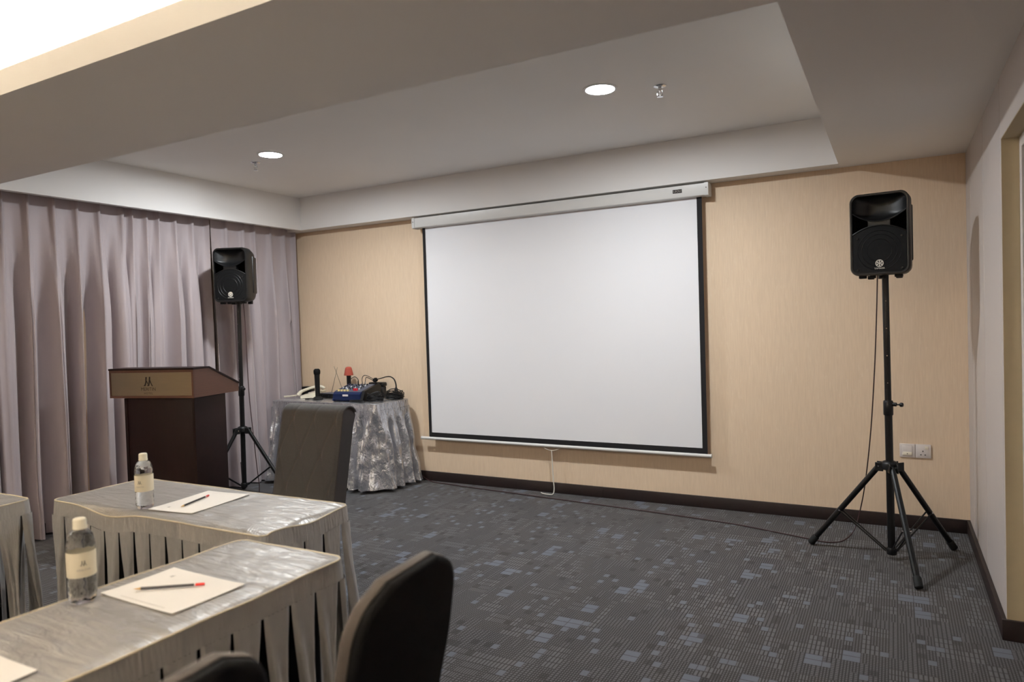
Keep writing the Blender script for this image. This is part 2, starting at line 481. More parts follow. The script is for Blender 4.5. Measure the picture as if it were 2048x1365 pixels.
BBZ = 0.083
box_struct('baseboard_back', 'darkwood', LW, -1.99, D-0.017, D, 0, BBZ, bevel=0.002)
bb2 = box_struct('baseboard_back', 'darkwood', -1.988, R, D-0.017, D, 0, BBZ, bevel=0.002)
box_struct('baseboard_right', 'darkwood', R-0.018, R, YN-0.014, D-0.017, 0, BBZ, bevel=0.002)
box_struct('baseboard_right', 'darkwood', R-0.018, R+0.06, YN-0.018, YN-0.002, 0, BBZ+0.002, bevel=0.002)
box_struct('baseboard_right', 'darkwood', R-0.018, R, REAR, Y2, 0, BBZ, bevel=0.002)
box_struct('baseboard_left', 'darkwood', LW, LW+0.017, REAR, D-0.02, 0, BBZ, bevel=0.002)
box_struct('baseboard_rear', 'darkwood', LW+0.02, R-0.02, REAR, REAR+0.017, 0, BBZ, bevel=0.002)

ceil = box_struct('ceiling', 'ceiling', L-0.05, E+0.02, B1-0.02, F+0.02, T, T+0.1)
MB().box(E, R+0.02, 1.66, D, S, T+0.08).box(E+0.2, R+0.02, REAR, 1.66, S, T+0.08).build('soffit', 'ceiling', ceil, smooth=False)
MB().box(LW, E, B0+0.2, B1, S, T+0.08).build('beam', 'ceiling', ceil, smooth=False)
MB().box(LW, E, F, D, S, T+0.08).build('fascia', 'fascia', ceil, smooth=False)
MB().box(L-0.05, L, B1, F, S, T+0.08).build('fascia', 'fascia', ceil, smooth=False)
MB().box(LW, L-0.05, B1, F, S+0.12, T+0.08).build('curtain_pocket', 'fascia', ceil, smooth=False)
# nearer coffer with its lit cove
XL, YR = -4.45, -2.6
MB().box(LW, E+0.3, REAR, B0+0.3, 2.66, 2.75).build('coffer_ceiling', 'fascia', ceil, smooth=False)
MB().box(LW, XL-0.2, REAR, B0+0.2, S, 2.66).box(XL-0.2, E+0.2, REAR, YR-0.2, S, 2.66).build('soffit', 'ceiling', ceil, smooth=False)
led = MB()
sh = MB()
sh.box(XL-0.2, E+0.2, B0, B0+0.2, S, S+0.02).box(XL-0.2, E+0.2, YR-0.2, YR, S, S+0.02)
sh.box(XL-0.2, XL, YR, B0, S, S+0.02).box(E, E+0.2, YR, B0, S, S+0.02)
sh.box(XL, E, B0, B0+0.012, S+0.02, N).box(XL, E, YR-0.012, YR, S+0.02, N)
sh.box(XL-0.012, XL, YR-0.012, B0+0.012, S+0.02, N).box(E, E+0.012, YR-0.012, B0+0.012, S+0.02, N)
sh.build('cove_ledge', 'ceiling', ceil, smooth=False)
zt = S+0.045
for a, b in (((XL, B0+0.10, zt), (E, B0+0.10, zt)), ((XL, YR-0.10, zt), (E, YR-0.10, zt)),
             ((XL-0.10, YR, zt), (XL-0.10, B0, zt)), ((E+0.10, YR, zt), (E+0.10, B0, zt))):
    led.tube([a, b], 0.018, seg=8)
led.build('cove_light_tube', 'cove', ceil)

# ---------------------------------------------------------------- ceiling fittings
def downlight(x, y, z, label, group=None, lamp='lamp'):
    t = thing('ceiling_downlight', label, 'ceiling light', (x, y, z), group=group)
    prof = [(0.076, -0.001), (0.078, -0.006), (0.092, -0.004), (0.094, 0.0)]
    mb = MB()
    n = 32
    mb.grid(lambda i, j: Vector((prof[j][0]*math.cos(2*PI*i/n), prof[j][0]*math.sin(2*PI*i/n), prof[j][1])), n, 3, closed_u=True)
    mb.build('trim_ring', 'casing', t)
    MB().lathe([(0.010, -0.0050), (0.040, -0.0047), (0.062, -0.004), (0.074, -0.003), (0.076, -0.0005)], 32).build('diffuser', lamp, t)
    return t
downlight(-1.373, 3.58, T, 'round lit LED downlight in the ceiling recess above the right half of the screen')
downlight(-3.863, 3.567, T, 'round lit LED downlight in the ceiling recess near the curtain side')
for (x, y, where) in ((-1.373, 0.15, 'over the near table and dark chairs'), (-3.863, 0.15, 'over the table at the left edge'),
                      (-1.373, -1.6, 'unseen, added at the rear right for bounce light'), (-3.863, -1.6, 'unseen, added at the rear left for bounce light')):
    downlight(x, y, 2.66, 'round LED downlight of the bright nearer coffer, '+where, 'downlights of the nearer coffer', 'lamp_dim' if y > 0 else 'lamp_rear_fill')

def sprinkler(x, y, label):
    t = thing('fire_sprinkler', label, 'sprinkler', (x, y, T))
    MB().lathe([(0.034, 0.0), (0.034, -0.003), (0.026, -0.008), (0.012, -0.010)], 20).build('escutcheon', 'chrome', t)
    b = MB().lathe([(0.010, -0.008), (0.010, -0.024), (0.006, -0.026), (0.004, -0.034)], 12)
    b.tube([(0.010, 0, -0.022), (0.015, 0, -0.034), (0.012, 0, -0.050), (0.003, 0, -0.056)], 0.0028, 6)
    b.tube([(-0.010, 0, -0.022), (-0.015, 0, -0.034), (-0.012, 0, -0.050), (-0.003, 0, -0.056)], 0.0028, 6)
    b.tube([(0, 0, -0.03), (0, 0, -0.056)], 0.0022, 6)
    b.build('sprinkler_head', 'chrome', t)
    d = MB().lathe([(0.004, -0.055), (0.016, -0.057), (0.017, -0.059), (0.004, -0.060)], 16)
    d.build('deflector', 'chrome', t)
sprinkler(-1.084, 3.717, 'chrome fire sprinkler in the ceiling to the right of the right downlight')
sprinkler(-4.134, 3.67, 'chrome fire sprinkler in the ceiling to the left of the left downlight')

# ---------------------------------------------------------------- curtains
PLEATS = [1.60, 1.76, 1.93, 2.09, 2.25, 2.41, 2.568, 2.736, 2.893, 3.050, 3.227, 3.301, 3.419, 3.519, 3.668, 3.824, 3.975,
          3.992, 4.164, 4.345, 4.468, 4.653, 4.824, 4.955]
def curtain(pl, label, seed, ztop):
    rnd = random.Random(seed)
    n = len(pl)
    sway = [rnd.uniform(-0.05, 0.05) for _ in pl]
    amp = [rnd.uniform(0.65, 1.45) for _ in pl]
    hflare = [rnd.uniform(0.0, 1.0) for _ in pl]
    asym = [rnd.uniform(-0.16, 0.16) for _ in pl]
    sub = 14
    zs = [0.012+(ztop-0.012)*k/44 for k in range(45)]
    def fn(i, j):
        z = zs[j]
        k = min(i//sub, n-2); t = (i-k*sub)/sub
        d = 1-(z/ztop)                                  # 0 at the heading, 1 at the hem
        low = sstep(0.02, 0.40, d)
        s0 = sway[k]*sstep(0.05, 0.95, d); s1 = sway[k+1]*sstep(0.05, 0.95, d)
        ya, yb = pl[k]+s0, pl[k+1]+s1
        if k == 0: ya = pl[0]
        if k == n-2: yb = pl[-1]
        wdt = pl[k+1]-pl[k]
        A = amp[k]*(1-t)+amp[k+1]*t
        tt = t+asym[k]*math.sin(PI*t)*low
        # heading: pinched folds standing proud, flat cloth between
        dd = min(t, 1-t)*wdt
        head = 0.035*math.exp(-(dd/0.014)**2)-0.010*math.sin(PI*t)
        fold = 0.056*A*math.cos(2*PI*tt)+0.018*math.cos(4*PI*tt+seed)*A+0.010*math.sin(6*PI*tt+k*1.7)*low
        fold *= min(1.2, wdt/0.15)*(1.0 if seed < 5 else 0.68)
        fl = (hflare[k]*(1-t)+hflare[k+1]*t)*sstep(0.82, 1.0, d)*0.035*(0.6+0.4*math.cos(2*PI*tt))
        nz = noise.noise(Vector((ya*5+t, z*1.1, seed)))*0.012*low
        x = (-5.095 if seed < 5 else -5.105)+head*(1-low)+fold*low*(0.85+0.35*d)+fl+nz
        y = ya+(yb-ya)*t+0.022*math.sin(2*PI*t)*low*math.copysign(1, asym[k])
        return Vector((x, y, z))
    mb = MB().grid(fn, sub*(n-1), 44)
    c = mb.build('curtain', 'curtain', None, angle=180)
    return tag(c, label, 'curtain')
curtain(PLEATS[:17], 'mauve grey pleated curtain left of the speaker, the wider of the two', 3.1, 2.335)
curtain(PLEATS[17:], 'mauve grey pleated curtain in the corner, behind the left speaker stand', 5.7, 2.335)
box = MB().box(-5.12, -5.05, 1.5, 4.98, 2.338, 2.358, bevel=0.004)
tag(box.build('curtain_track', 'frame'), 'white curtain track along the ceiling above the curtains', 'curtain track')

# ---------------------------------------------------------------- projector screen
t = thing('projector_screen', 'large white pull-down projector screen with black border on beige wall', 'screen', (-2.38, 4.965, 0))
cx = 2.38
prof = [(-0.05, 2.302), (-0.05, 2.235), (-0.045, 2.222), (-0.035, 2.217), (0.02, 2.217), (0.045, 2.222), (0.045, 2.302)]
MB().prism(prof, lambda a, b, d: Vector((d, a, b)), -3.625+cx, -1.135+cx).build('casing', 'casing', t, angle=30)
profc = [(-0.053, 2.305), (-0.053, 2.232), (-0.047, 2.219), (-0.035, 2.213), (0.02, 2.213), (0.048, 2.219), (0.048, 2.305)]
for a, b in ((-3.648, -3.62), (-1.14, -1.112)):
    ec = MB().prism(profc, lambda p, q, d: Vector((d, p, q)), a+cx, b+cx).build('end_cap', 'casing', t, angle=30)
    MB().lathe([(0.004, 0), (0.004, 0.002)], 10, Matrix.Translation((((a+b)/2+cx), -0.053, 2.27)) @ Matrix.Rotation(PI/2, 4, 'X')).build('screw', 'metal_black', ec)
b = MB().box(-1.36+cx, -1.295+cx, -0.0525, -0.05, 2.252, 2.278, bevel=0.001)
bd = b.build('badge', 'engrave', t)
me = text_mesh('LEOU', 0.022, 1.0)
MB().mesh(me, Matrix.Translation((-1.3275+cx, -0.0531, 2.265)) @ Matrix.Rotation(PI/2, 4, 'X')).build('lettering', 'print_grey', bd, smooth=False)
def scr(i, j, x0, x1, z0, z1, nu, nv, dy):
    x = x0+(x1-x0)*i/nu; z = z0+(z1-z0)*j/nv
    wv = 0.004*noise.noise(Vector((x*1.6, z*1.1, 2.2)))*sstep(2.2, 1.6, z)
    return Vector((x, dy+wv, z))
MB().grid(lambda i, j: scr(i, j, -3.572+cx, -1.172+cx, 0.395, 2.225, 30, 24, 0.004), 30, 24).build('screen_fabric', 'screen', t, angle=180)
bb = MB()
for (x0, x1, z0, z1) in ((-3.574, -3.546, 0.395, 2.222), (-1.206, -1.170, 0.395, 2.222), (-3.546, -1.206, 0.395, 0.441)):
    bb.grid(lambda i, j: scr(i, j, x0+cx, x1+cx, z0, z1, 30, 24, 0.0005), 30, 24)
bb.build('black_border', 'screen_black', t, angle=180)
MB().tube([(-3.652+cx, 0, 0.389), (-1.145+cx, 0, 0.389)], 0.0125, 12).build('bottom_bar', 'casing', t)
for x in (-3.656, -1.149):
    MB().tube([(x+cx, 0, 0.389), (x+cx+0.008, 0, 0.389)], 0.0145, 12).build('bar_cap', 'casing', t)
pc = MB()
pc.tube(catmull([(-2.47+cx, 0, 0.377), (-2.44+cx, -0.002, 0.362), (-2.393+cx, -0.002, 0.352), (-2.346+cx, -0.002, 0.362), (-2.316+cx, 0, 0.377)], 4), 0.0022, 6)
pc.tube(catmull([(-2.393+cx, -0.002, 0.352), (-2.389+cx, -0.003, 0.25), (-2.383+cx, -0.006, 0.12), (-2.374+cx, -0.015, 0.05),
                 (-2.380+cx, -0.03, 0.012), (-2.42+cx, -0.035, 0.008), (-2.465+cx, -0.03, 0.009), (-2.485+cx, -0.028, 0.016)], 6), 0.0042, 6)
pc.build('pull_cord', 'cord', t)

# ---------------------------------------------------------------- wall switch and socket
t = thing('wall_switch', 'white fused wall switch plate to the left of the socket', 'switch', (0.0625, D, 0.492))
MB().box(-0.0425, 0.0425, -0.010, 0, -0.043, 0.043, bevel=0.003).build('plate', 'socket', t)
MB().box(-0.028, 0.027, -0.0125, -0.009, -0.032, 0.030, bevel=0.0015).build('inset', 'socket', t)
rk = MB().box(-0.026, 0.025, -0.018, -0.010, -0.028, -0.008, bevel=0.003).build('rocker', 'socket2', t)
MB().box(-0.003, 0.002, -0.0185, -0.0175, -0.021, -0.016).build('indicator', 'hole', rk, smooth=False)
t = thing('power_socket', 'white three-pin wall power socket beside the switch plate', 'socket', (0.1492, D, 0.492))
MB().box(-0.0425, 0.0425, -0.010, 0, -0.043, 0.043, bevel=0.003).build('plate', 'socket', t)
MB().box(-0.030, 0.028, -0.0115, -0.009, -0.035, 0.035, bevel=0.001).build('inset', 'socket', t)
MB().box(0.008, 0.027, -0.016, -0.010, 0.014, 0.032, bevel=0.002).build('rocker', 'socket2', t)
for (x, z, wd, ht) in ((-0.002, 0.0, 0.005, 0.009), (-0.013, -0.022, 0.008, 0.005), (0.010, -0.022, 0.008, 0.005)):
    MB().box(x-wd/2, x+wd/2, -0.0119, -0.0112, z-ht/2, z+ht/2).build('pin_hole', 'hole', t, smooth=False)

# ---------------------------------------------------------------- loudspeakers and tripod stands
def speaker(loc, rotz, label):
    t = thing('loudspeaker', label, 'loudspeaker', loc, rotz)     # local: front faces -y, base at z=0, mast axis at the origin
    W, H, DF = 0.286, 0.452, -0.135
    def ring(wd, y, z0, z1, r, arch=0.016, seg=6):
        out = []
        for (a, b) in rrect(wd, z1-z0, r, seg):
            z = b+(z0+z1)/2
            u = a/(wd/2)
            if b > 0: z -= arch*u*u
            else: z += arch*0.55*u*u*(1 if b < 0 else 0)
            out.append(Vector((a, y, z)))
        return out
    cab = MB()
    rings = [ring(W-0.03, DF+0.010, 0.015, H-0.015, 0.028), ring(W-0.026, DF+0.001, 0.012, H-0.012, 0.03), ring(W-0.012, DF, 0.005, H-0.005, 0.034),
             ring(W, DF+0.012, 0.0, H, 0.038), ring(W, DF+0.10, 0.0, H, 0.038), ring(W-0.05, DF+0.20, 0.01, H-0.012, 0.04),
             ring(W-0.10, DF+0.262, 0.03, H-0.035, 0.04), ring(W-0.13, DF+0.272, 0.045, H-0.05, 0.035)]
    cab.loft(rings, cap0=False)
    cab.build('cabinet', 'plastic', t, angle=50)
    MB().loft([ring(W-0.035, DF+0.075, 0.018, H-0.018, 0.028), ring(W-0.035, DF+0.078, 0.018, H-0.018, 0.028)]).build('baffle', 'cavity', t, angle=50)
    for s in (-1, 1):
        MB().box(-0.012, 0.012, -0.08, 0.05, 0.075, H-0.075, bevel=0.008,
                 mtx=Matrix.Translation((s*(W/2-0.026), DF+0.185, 0)) @ Matrix.Rotation(s*0.25, 4, 'Z')).build('side_rail', 'plastic', t)
    iw = W/2-0.0155
    def arc_h(u):  return H*(1-0.245)-H*0.115*(1-u*u)      # lower edge of the horn
    def arc_g(u):  return H*(1-0.50)+H*0.095*(1-u*u)       # upper edge of the grille
    def top(u):    return H-0.0155-0.016*u*u
    n = 24
    def horn(i, j):
        u = -1+2*i/n; v = j/14.0
        x = u*iw; z = arc_h(u)*(1-v)+top(u)*v
        e = max(abs(u)**2.2, abs(2*v-1)**2.6)
        dep = 0.064*(1-e)**0.75 if e < 1 else 0
        return Vector((x, DF+0.006+dep, z))
    MB().grid(horn, n, 14).build('horn', 'plastic', t, angle=60)
    up = []; lo = []
    for i in range(n+1):
        u = -1+2*i/n
        up.append((u*iw, arc_h(u))); lo.append((u*iw, arc_g(u)))
    k0, k1 = 7, 17
    MB().prism(lo[k0:k1+1]+up[k0:k1+1][::-1], lambda a, b, d: Vector((a, d, b)), DF+0.004, DF+0.05).build('waist', 'plastic', t)
    rim = MB()
    rim.tube([Vector((x, DF+0.004, z)) for x, z in up], 0.0035, 6)
    rim.tube([Vector((x, DF+0.004, z)) for x, z in lo], 0.0045, 6)
    rim.build('rim', 'plastic', t)
    gp = lo+[(iw, 0.03), (iw-0.016, 0.018), (-iw+0.016, 0.018), (-iw, 0.03)]
    g = MB().prism(gp, lambda a, b, d: Vector((a, d, b)), DF+0.003, DF+0.02).build('grille', 'grille', t)
    rg = MB()
    for rr in (0.105, 0.085, 0.06):
        rg.tube([Vector((rr*math.cos(a*PI/16), DF+0.0028, 0.135+rr*math.sin(a*PI/16))) for a in range(32)], 0.0012, 4, closed=True)
    rg.build('cone_rings', 'plastic', g)
    for (x, z) in ((-0.105, 0.205), (0.105, 0.205), (-0.105, 0.035), (0.105, 0.035)):
        MB().lathe([(0.006, 0), (0.005, 0.003)], 10, Matrix.Translation((x, DF+0.003, z)) @ Matrix.Rotation(PI/2, 4, 'X')).build('screw', 'metal_black', g)
    # maker's emblem: three crossed tuning forks in a ring, with the name below
    lg = MB()
    c = Vector((0.0, DF+0.0015, 0.066)); N_ = 28
    lg.grid(lambda i, j: c+Vector(((0.0165, 0.0195)[j]*math.cos(2*PI*i/N_), 0, (0.0165, 0.0195)[j]*math.sin(2*PI*i/N_))), N_, 1, closed_u=True)
    for k in range(3):
        a = PI/2+k*PI/3
        ca, sa = math.cos(a), math.sin(a)
        for sg in (1, -1):
            poly = [(0, -0.0013), (0.007, -0.0013), (0.0125, -0.0042), (0.0165, -0.0030), (0.0120, 0.0), (0.0165, 0.0030), (0.0125, 0.0042), (0.007, 0.0013), (0, 0.0013)]
            vs = [lg.bm.verts.new(c+Vector((sg*(p*ca-q*sa), -0.0002*(k+1), sg*(p*sa+q*ca)))) for p, q in poly]
            lg.bm.faces.new(vs)
    lg.build('emblem', 'logo_white', g, smooth=False)
    me = text_mesh('YAMAHA', 0.0125, 0.95)
    MB().mesh(me, Matrix.Translation((0, DF+0.0012, 0.039)) @ Matrix.Rotation(PI/2, 4, 'X')).build('lettering', 'logo_white', g, smooth=False)
    for (x, y, wd) in ((-0.088, DF+0.05, 0.036), (-0.040, DF+0.06, 0.026), (0.085, DF+0.05, 0.038), (-0.07, DF+0.2, 0.03), (0.07, DF+0.2, 0.03)):
        MB().box(x-wd/2, x+wd/2, y-0.018, y+0.018, -0.010, 0.02, bevel=0.003).build('foot', 'rubber', t)
    MB().lathe([(0.026, -0.012), (0.026, 0.02)], 18).build('pole_cup', 'plastic', t)
    return t

def stand(loc, legs, top, label, lean=(0, 0), knob_az=0.0, hz=0.525, zb=0.03, zc=0.80):
    t = thing('speaker_stand', label, 'speaker stand', loc)
    def P(z): return Vector((lean[0]*z, lean[1]*z, z))
    MB().tube([P(zb), P(hz), P(zc+0.06)], 0.0195, 16).build('lower_pole', 'metal_black', t)
    up = MB().tube([P(zc), P(top)], 0.0168, 16).build('upper_pole', 'metal_black', t)
    for z in (0.98, 1.13, 1.28, 1.43):
        q = P(z)
        MB().lathe([(0.0035, 0), (0.003, 0.002)], 8, Matrix.Translation(q+Vector((0.0, -0.0165, 0))) @ Matrix.Rotation(PI/2, 4, 'X')).build('rivet', 'chrome', up)
    c = MB().lathe([(0.0215, zc), (0.0245, zc+0.005), (0.0245, zc+0.075), (0.0215, zc+0.082)], 18, Matrix.Translation((lean[0]*0.84, lean[1]*0.84, 0)))
    col = c.build('collar', 'plastic', t)
    kd = Vector((math.cos(knob_az), math.sin(knob_az), 0))
    q = P(zc+0.062)
    kb = MB().tube([q, q+kd*0.042], 0.011, 10).tube([q+kd*0.042, q+kd*0.060], 0.004, 8).tube([q+kd*0.056, q+kd*0.062, q+kd*0.072, q+kd*0.076], [0.006, 0.012, 0.012, 0.008], 10)
    kb.build('knob', 'plastic', col)
    hub = MB().lathe([(0.024, hz-0.03), (0.040, hz-0.022), (0.042, hz+0.008), (0.036, hz+0.018), (0.024, hz+0.024)], 22, Matrix.Translation((lean[0]*hz, lean[1]*hz, 0)))
    for az, rad in legs:
        d = Vector((math.cos(az), math.sin(az), 0)); n = Vector((-d.y, d.x, 0))
        for s in (-1, 1):
            m = Matrix(((d.x, n.x, 0, 0), (d.y, n.y, 0, 0), (0, 0, 1, 0), (0, 0, 0, 1)))
            hub.box(0.030, 0.072, s*0.020-0.003, s*0.020+0.003, hz-0.036, hz+0.012, bevel=0.002, seg=1, mtx=m)
    hub = hub.build('hub', 'plastic', t)
    MB().lathe([(0.024, zb-0.002), (0.026, zb+0.004), (0.026, zb+0.030), (0.023, zb+0.036)], 16).build('base_collar', 'plastic', t)
    for az, rad in legs:
        d = Vector((math.cos(az), math.sin(az), 0)); n = Vector((-d.y, d.x, 0))
        a = P(hz)+d*0.052+Vector((0, 0, -0.008)); b = d*rad+Vector((0, 0, 0.018))
        lg = MB().tube([a, b], 0.0155, 12).build('leg', 'metal_black', t)
        u = (b-a).normalized()
        MB().tube([b-u*0.05, b-u*0.045, b+u*0.004, b+u*0.008], [0.0165, 0.0195, 0.0205, 0.017], 12).build('rubber_foot', 'rubber', lg)
        m = a.lerp(b, 0.56)
        br = MB()
        for s in (-1, 1):
            br.tube([m+n*s*0.018, d*0.026+n*s*0.012+Vector((0, 0, zb+0.016))], 0.0045, 6)
        br.build('brace', 'metal_black', t)
        for p_ in (m, a):
            MB().tube([p_-n*0.0235, p_+n*0.0235], 0.0045, 8).build('bolt', 'chrome', lg)
    return t

RS = Vector((-0.029, 4.35, 0))
stand(RS, ((math.atan2(0.095, -0.423), 0.43), (math.atan2(0.293, 0.31), 0.425), (math.atan2(-0.443, 0.118), 0.455)), 1.575,
      'black tripod speaker stand in front of the wall socket, right of the screen', lean=(-0.006, 0), knob_az=-0.3)
speaker(RS+Vector((-0.018, 0, 1.565)), -0.12, 'black loudspeaker with emblem on the stand right of the screen')
LS = Vector((-4.76, 3.975, 0))
stand(LS, ((math.radians(20), 0.40), (math.radians(-98), 0.40), (math.radians(141), 0.26)), 1.615,
      'black tripod speaker stand before the curtain, behind the lectern', lean=(0.006, 0.006), knob_az=-0.4, hz=0.56, zb=0.075, zc=0.835)
speaker(LS+Vector((0.01, 0.01, 1.607)), math.radians(24), 'black loudspeaker on the stand before the curtain')

# ---------------------------------------------------------------- lectern
lt = thing('lectern', 'dark wooden lectern with brushed metal name plate in front of the curtain', 'lectern', (-3.933, 2.923, 0), 0.249)
LWD, LD = 0.65, 0.455         # local: x from -LWD (left) to 0, y from 0 (front) to LD
z1, z2, zr, ad = 0.954, 1.136, 1.006, 0.149
side = [(0, z1), (LD, z1), (LD, zr), (ad, z2), (0, z2)]
MB().prism(side, lambda a, b, d: Vector((d, a, b)), -0.018, 0.0).build('side_panel', 'lectern_top', lt, smooth=False)
MB().prism(side, lambda a, b, d: Vector((d, a, b)), -LWD, -LWD+0.018).build('side_panel', 'lectern_top', lt, smooth=False)
MB().box(-LWD+0.018, -0.018, 0.004, 0.02, z1, z2-0.002).build('front_board', 'lectern_top', lt, smooth=False)
fr = MB()
fr.box(-LWD, 0, -0.003, 0.004, z2-0.014, z2).box(-LWD, 0, -0.003, 0.004, z1, z1+0.014)
fr.box(-LWD, -LWD+0.012, -0.003, 0.004, z1+0.014, z2-0.014).box(-0.012, 0, -0.003, 0.004, z1+0.014, z2-0.014)
fr.build('plate_border', 'lectern_top', lt, smooth=False)
topo = [(-0.004, z2), (-0.004, z2+0.012), (ad+0.004, z2+0.012), (LD+0.004, zr+0.012), (LD+0.004, zr), (ad, z2)]
MB().prism(topo, lambda a, b, d: Vector((d, a, b)), -LWD-0.004, 0.004).build('reading_top', 'lectern_body', lt, smooth=False)
MB().box(-LWD+0.018, -0.018, 0.02, LD-0.01, z1, z1+0.018).build('bottom_board', 'lectern_top', lt, smooth=False)
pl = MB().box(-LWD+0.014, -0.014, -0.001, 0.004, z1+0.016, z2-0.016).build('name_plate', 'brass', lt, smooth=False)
lgx = -0.345
pfn = lambda a, b, d: Vector((lgx+a, d, 1.063+b))
logo_m(MB(), 0.060, pfn, -0.0022, -0.001).build('emblem', 'engrave', pl, smooth=False)
me = text_mesh('MERITIN', 0.031, 1.0)
MB().mesh(me, Matrix.Translation((lgx, -0.0016, 1.012)) @ Matrix.Rotation(PI/2, 4, 'X')).build('lettering', 'engrave2', pl, smooth=False)
me = text_mesh('HOTEL', 0.019, 1.25)
MB().mesh(me, Matrix.Translation((lgx, -0.0016, 0.984)) @ Matrix.Rotation(PI/2, 4, 'X')).build('lettering', 'engrave2', pl, smooth=False)
bx0, bx1, by0, by1 = -LWD+0.095, -0.012, 0.02, LD-0.13
MB().box(bx0, bx1, by0, by1, 0.02, z1, bevel=0.002).build('body', 'lectern_body', lt)
ps = MB()
ps.box(bx0+0.0, bx0+0.02, by0-0.004, by0, 0.02, z1-0.004).box(bx1-0.02, bx1, by0-0.004, by0, 0.02, z1-0.004)
ps.box(bx0+0.02, bx1-0.02, by0-0.004, by0, 0.36, 0.364)
ps.build('front_trim', 'lectern_body', lt, smooth=False)
MB().box(bx0-0.02, bx1+0.015, by0-0.02, by1+0.02, 0.0, 0.03, bevel=0.003).build('plinth', 'lectern_body', lt)

# ---------------------------------------------------------------- skirted tables
def perimeter(LX, LY, r, step):
    """points and outward normals of a rounded rectangle, with running length"""
    pts = []
    hx, hy = LX/2, LY/2
    segs = [((hx, -hy+r), (hx, hy-r), (1, 0)), ((hx-r, hy), (-hx+r, hy), (0, 1)), ((-hx, hy-r), (-hx, -hy+r), (-1, 0)), ((-hx+r, -hy), (hx-r, -hy), (0, -1))]
    cs = [((hx-r, hy-r), 0), ((-hx+r, hy-r), PI/2), ((-hx+r, -hy+r), PI), ((hx-r, -hy+r), 1.5*PI)]
    s = 0.0
    for (a, b, nn), (c, a0) in zip(segs, cs):
        a = Vector(a); b = Vector(b); ln = (b-a).length
        k = max(2, int(ln/step))
        for i in range(k):
            p = a.lerp(b, i/k)
            pts.append((Vector((p.x, p.y, 0)), Vector((nn[0], nn[1], 0)), s+ln*i/k))
        s += ln
        k = max(3, int(r*PI/2/step))
        for i in range(k):
            an = a0+PI/2*i/k
            nv = Vector((math.cos(an), math.sin(an), 0))
            pts.append((Vector((c[0], c[1], 0))+nv*r, nv, s+r*PI/2*i/k))
        s += r*PI/2
    return pts, s

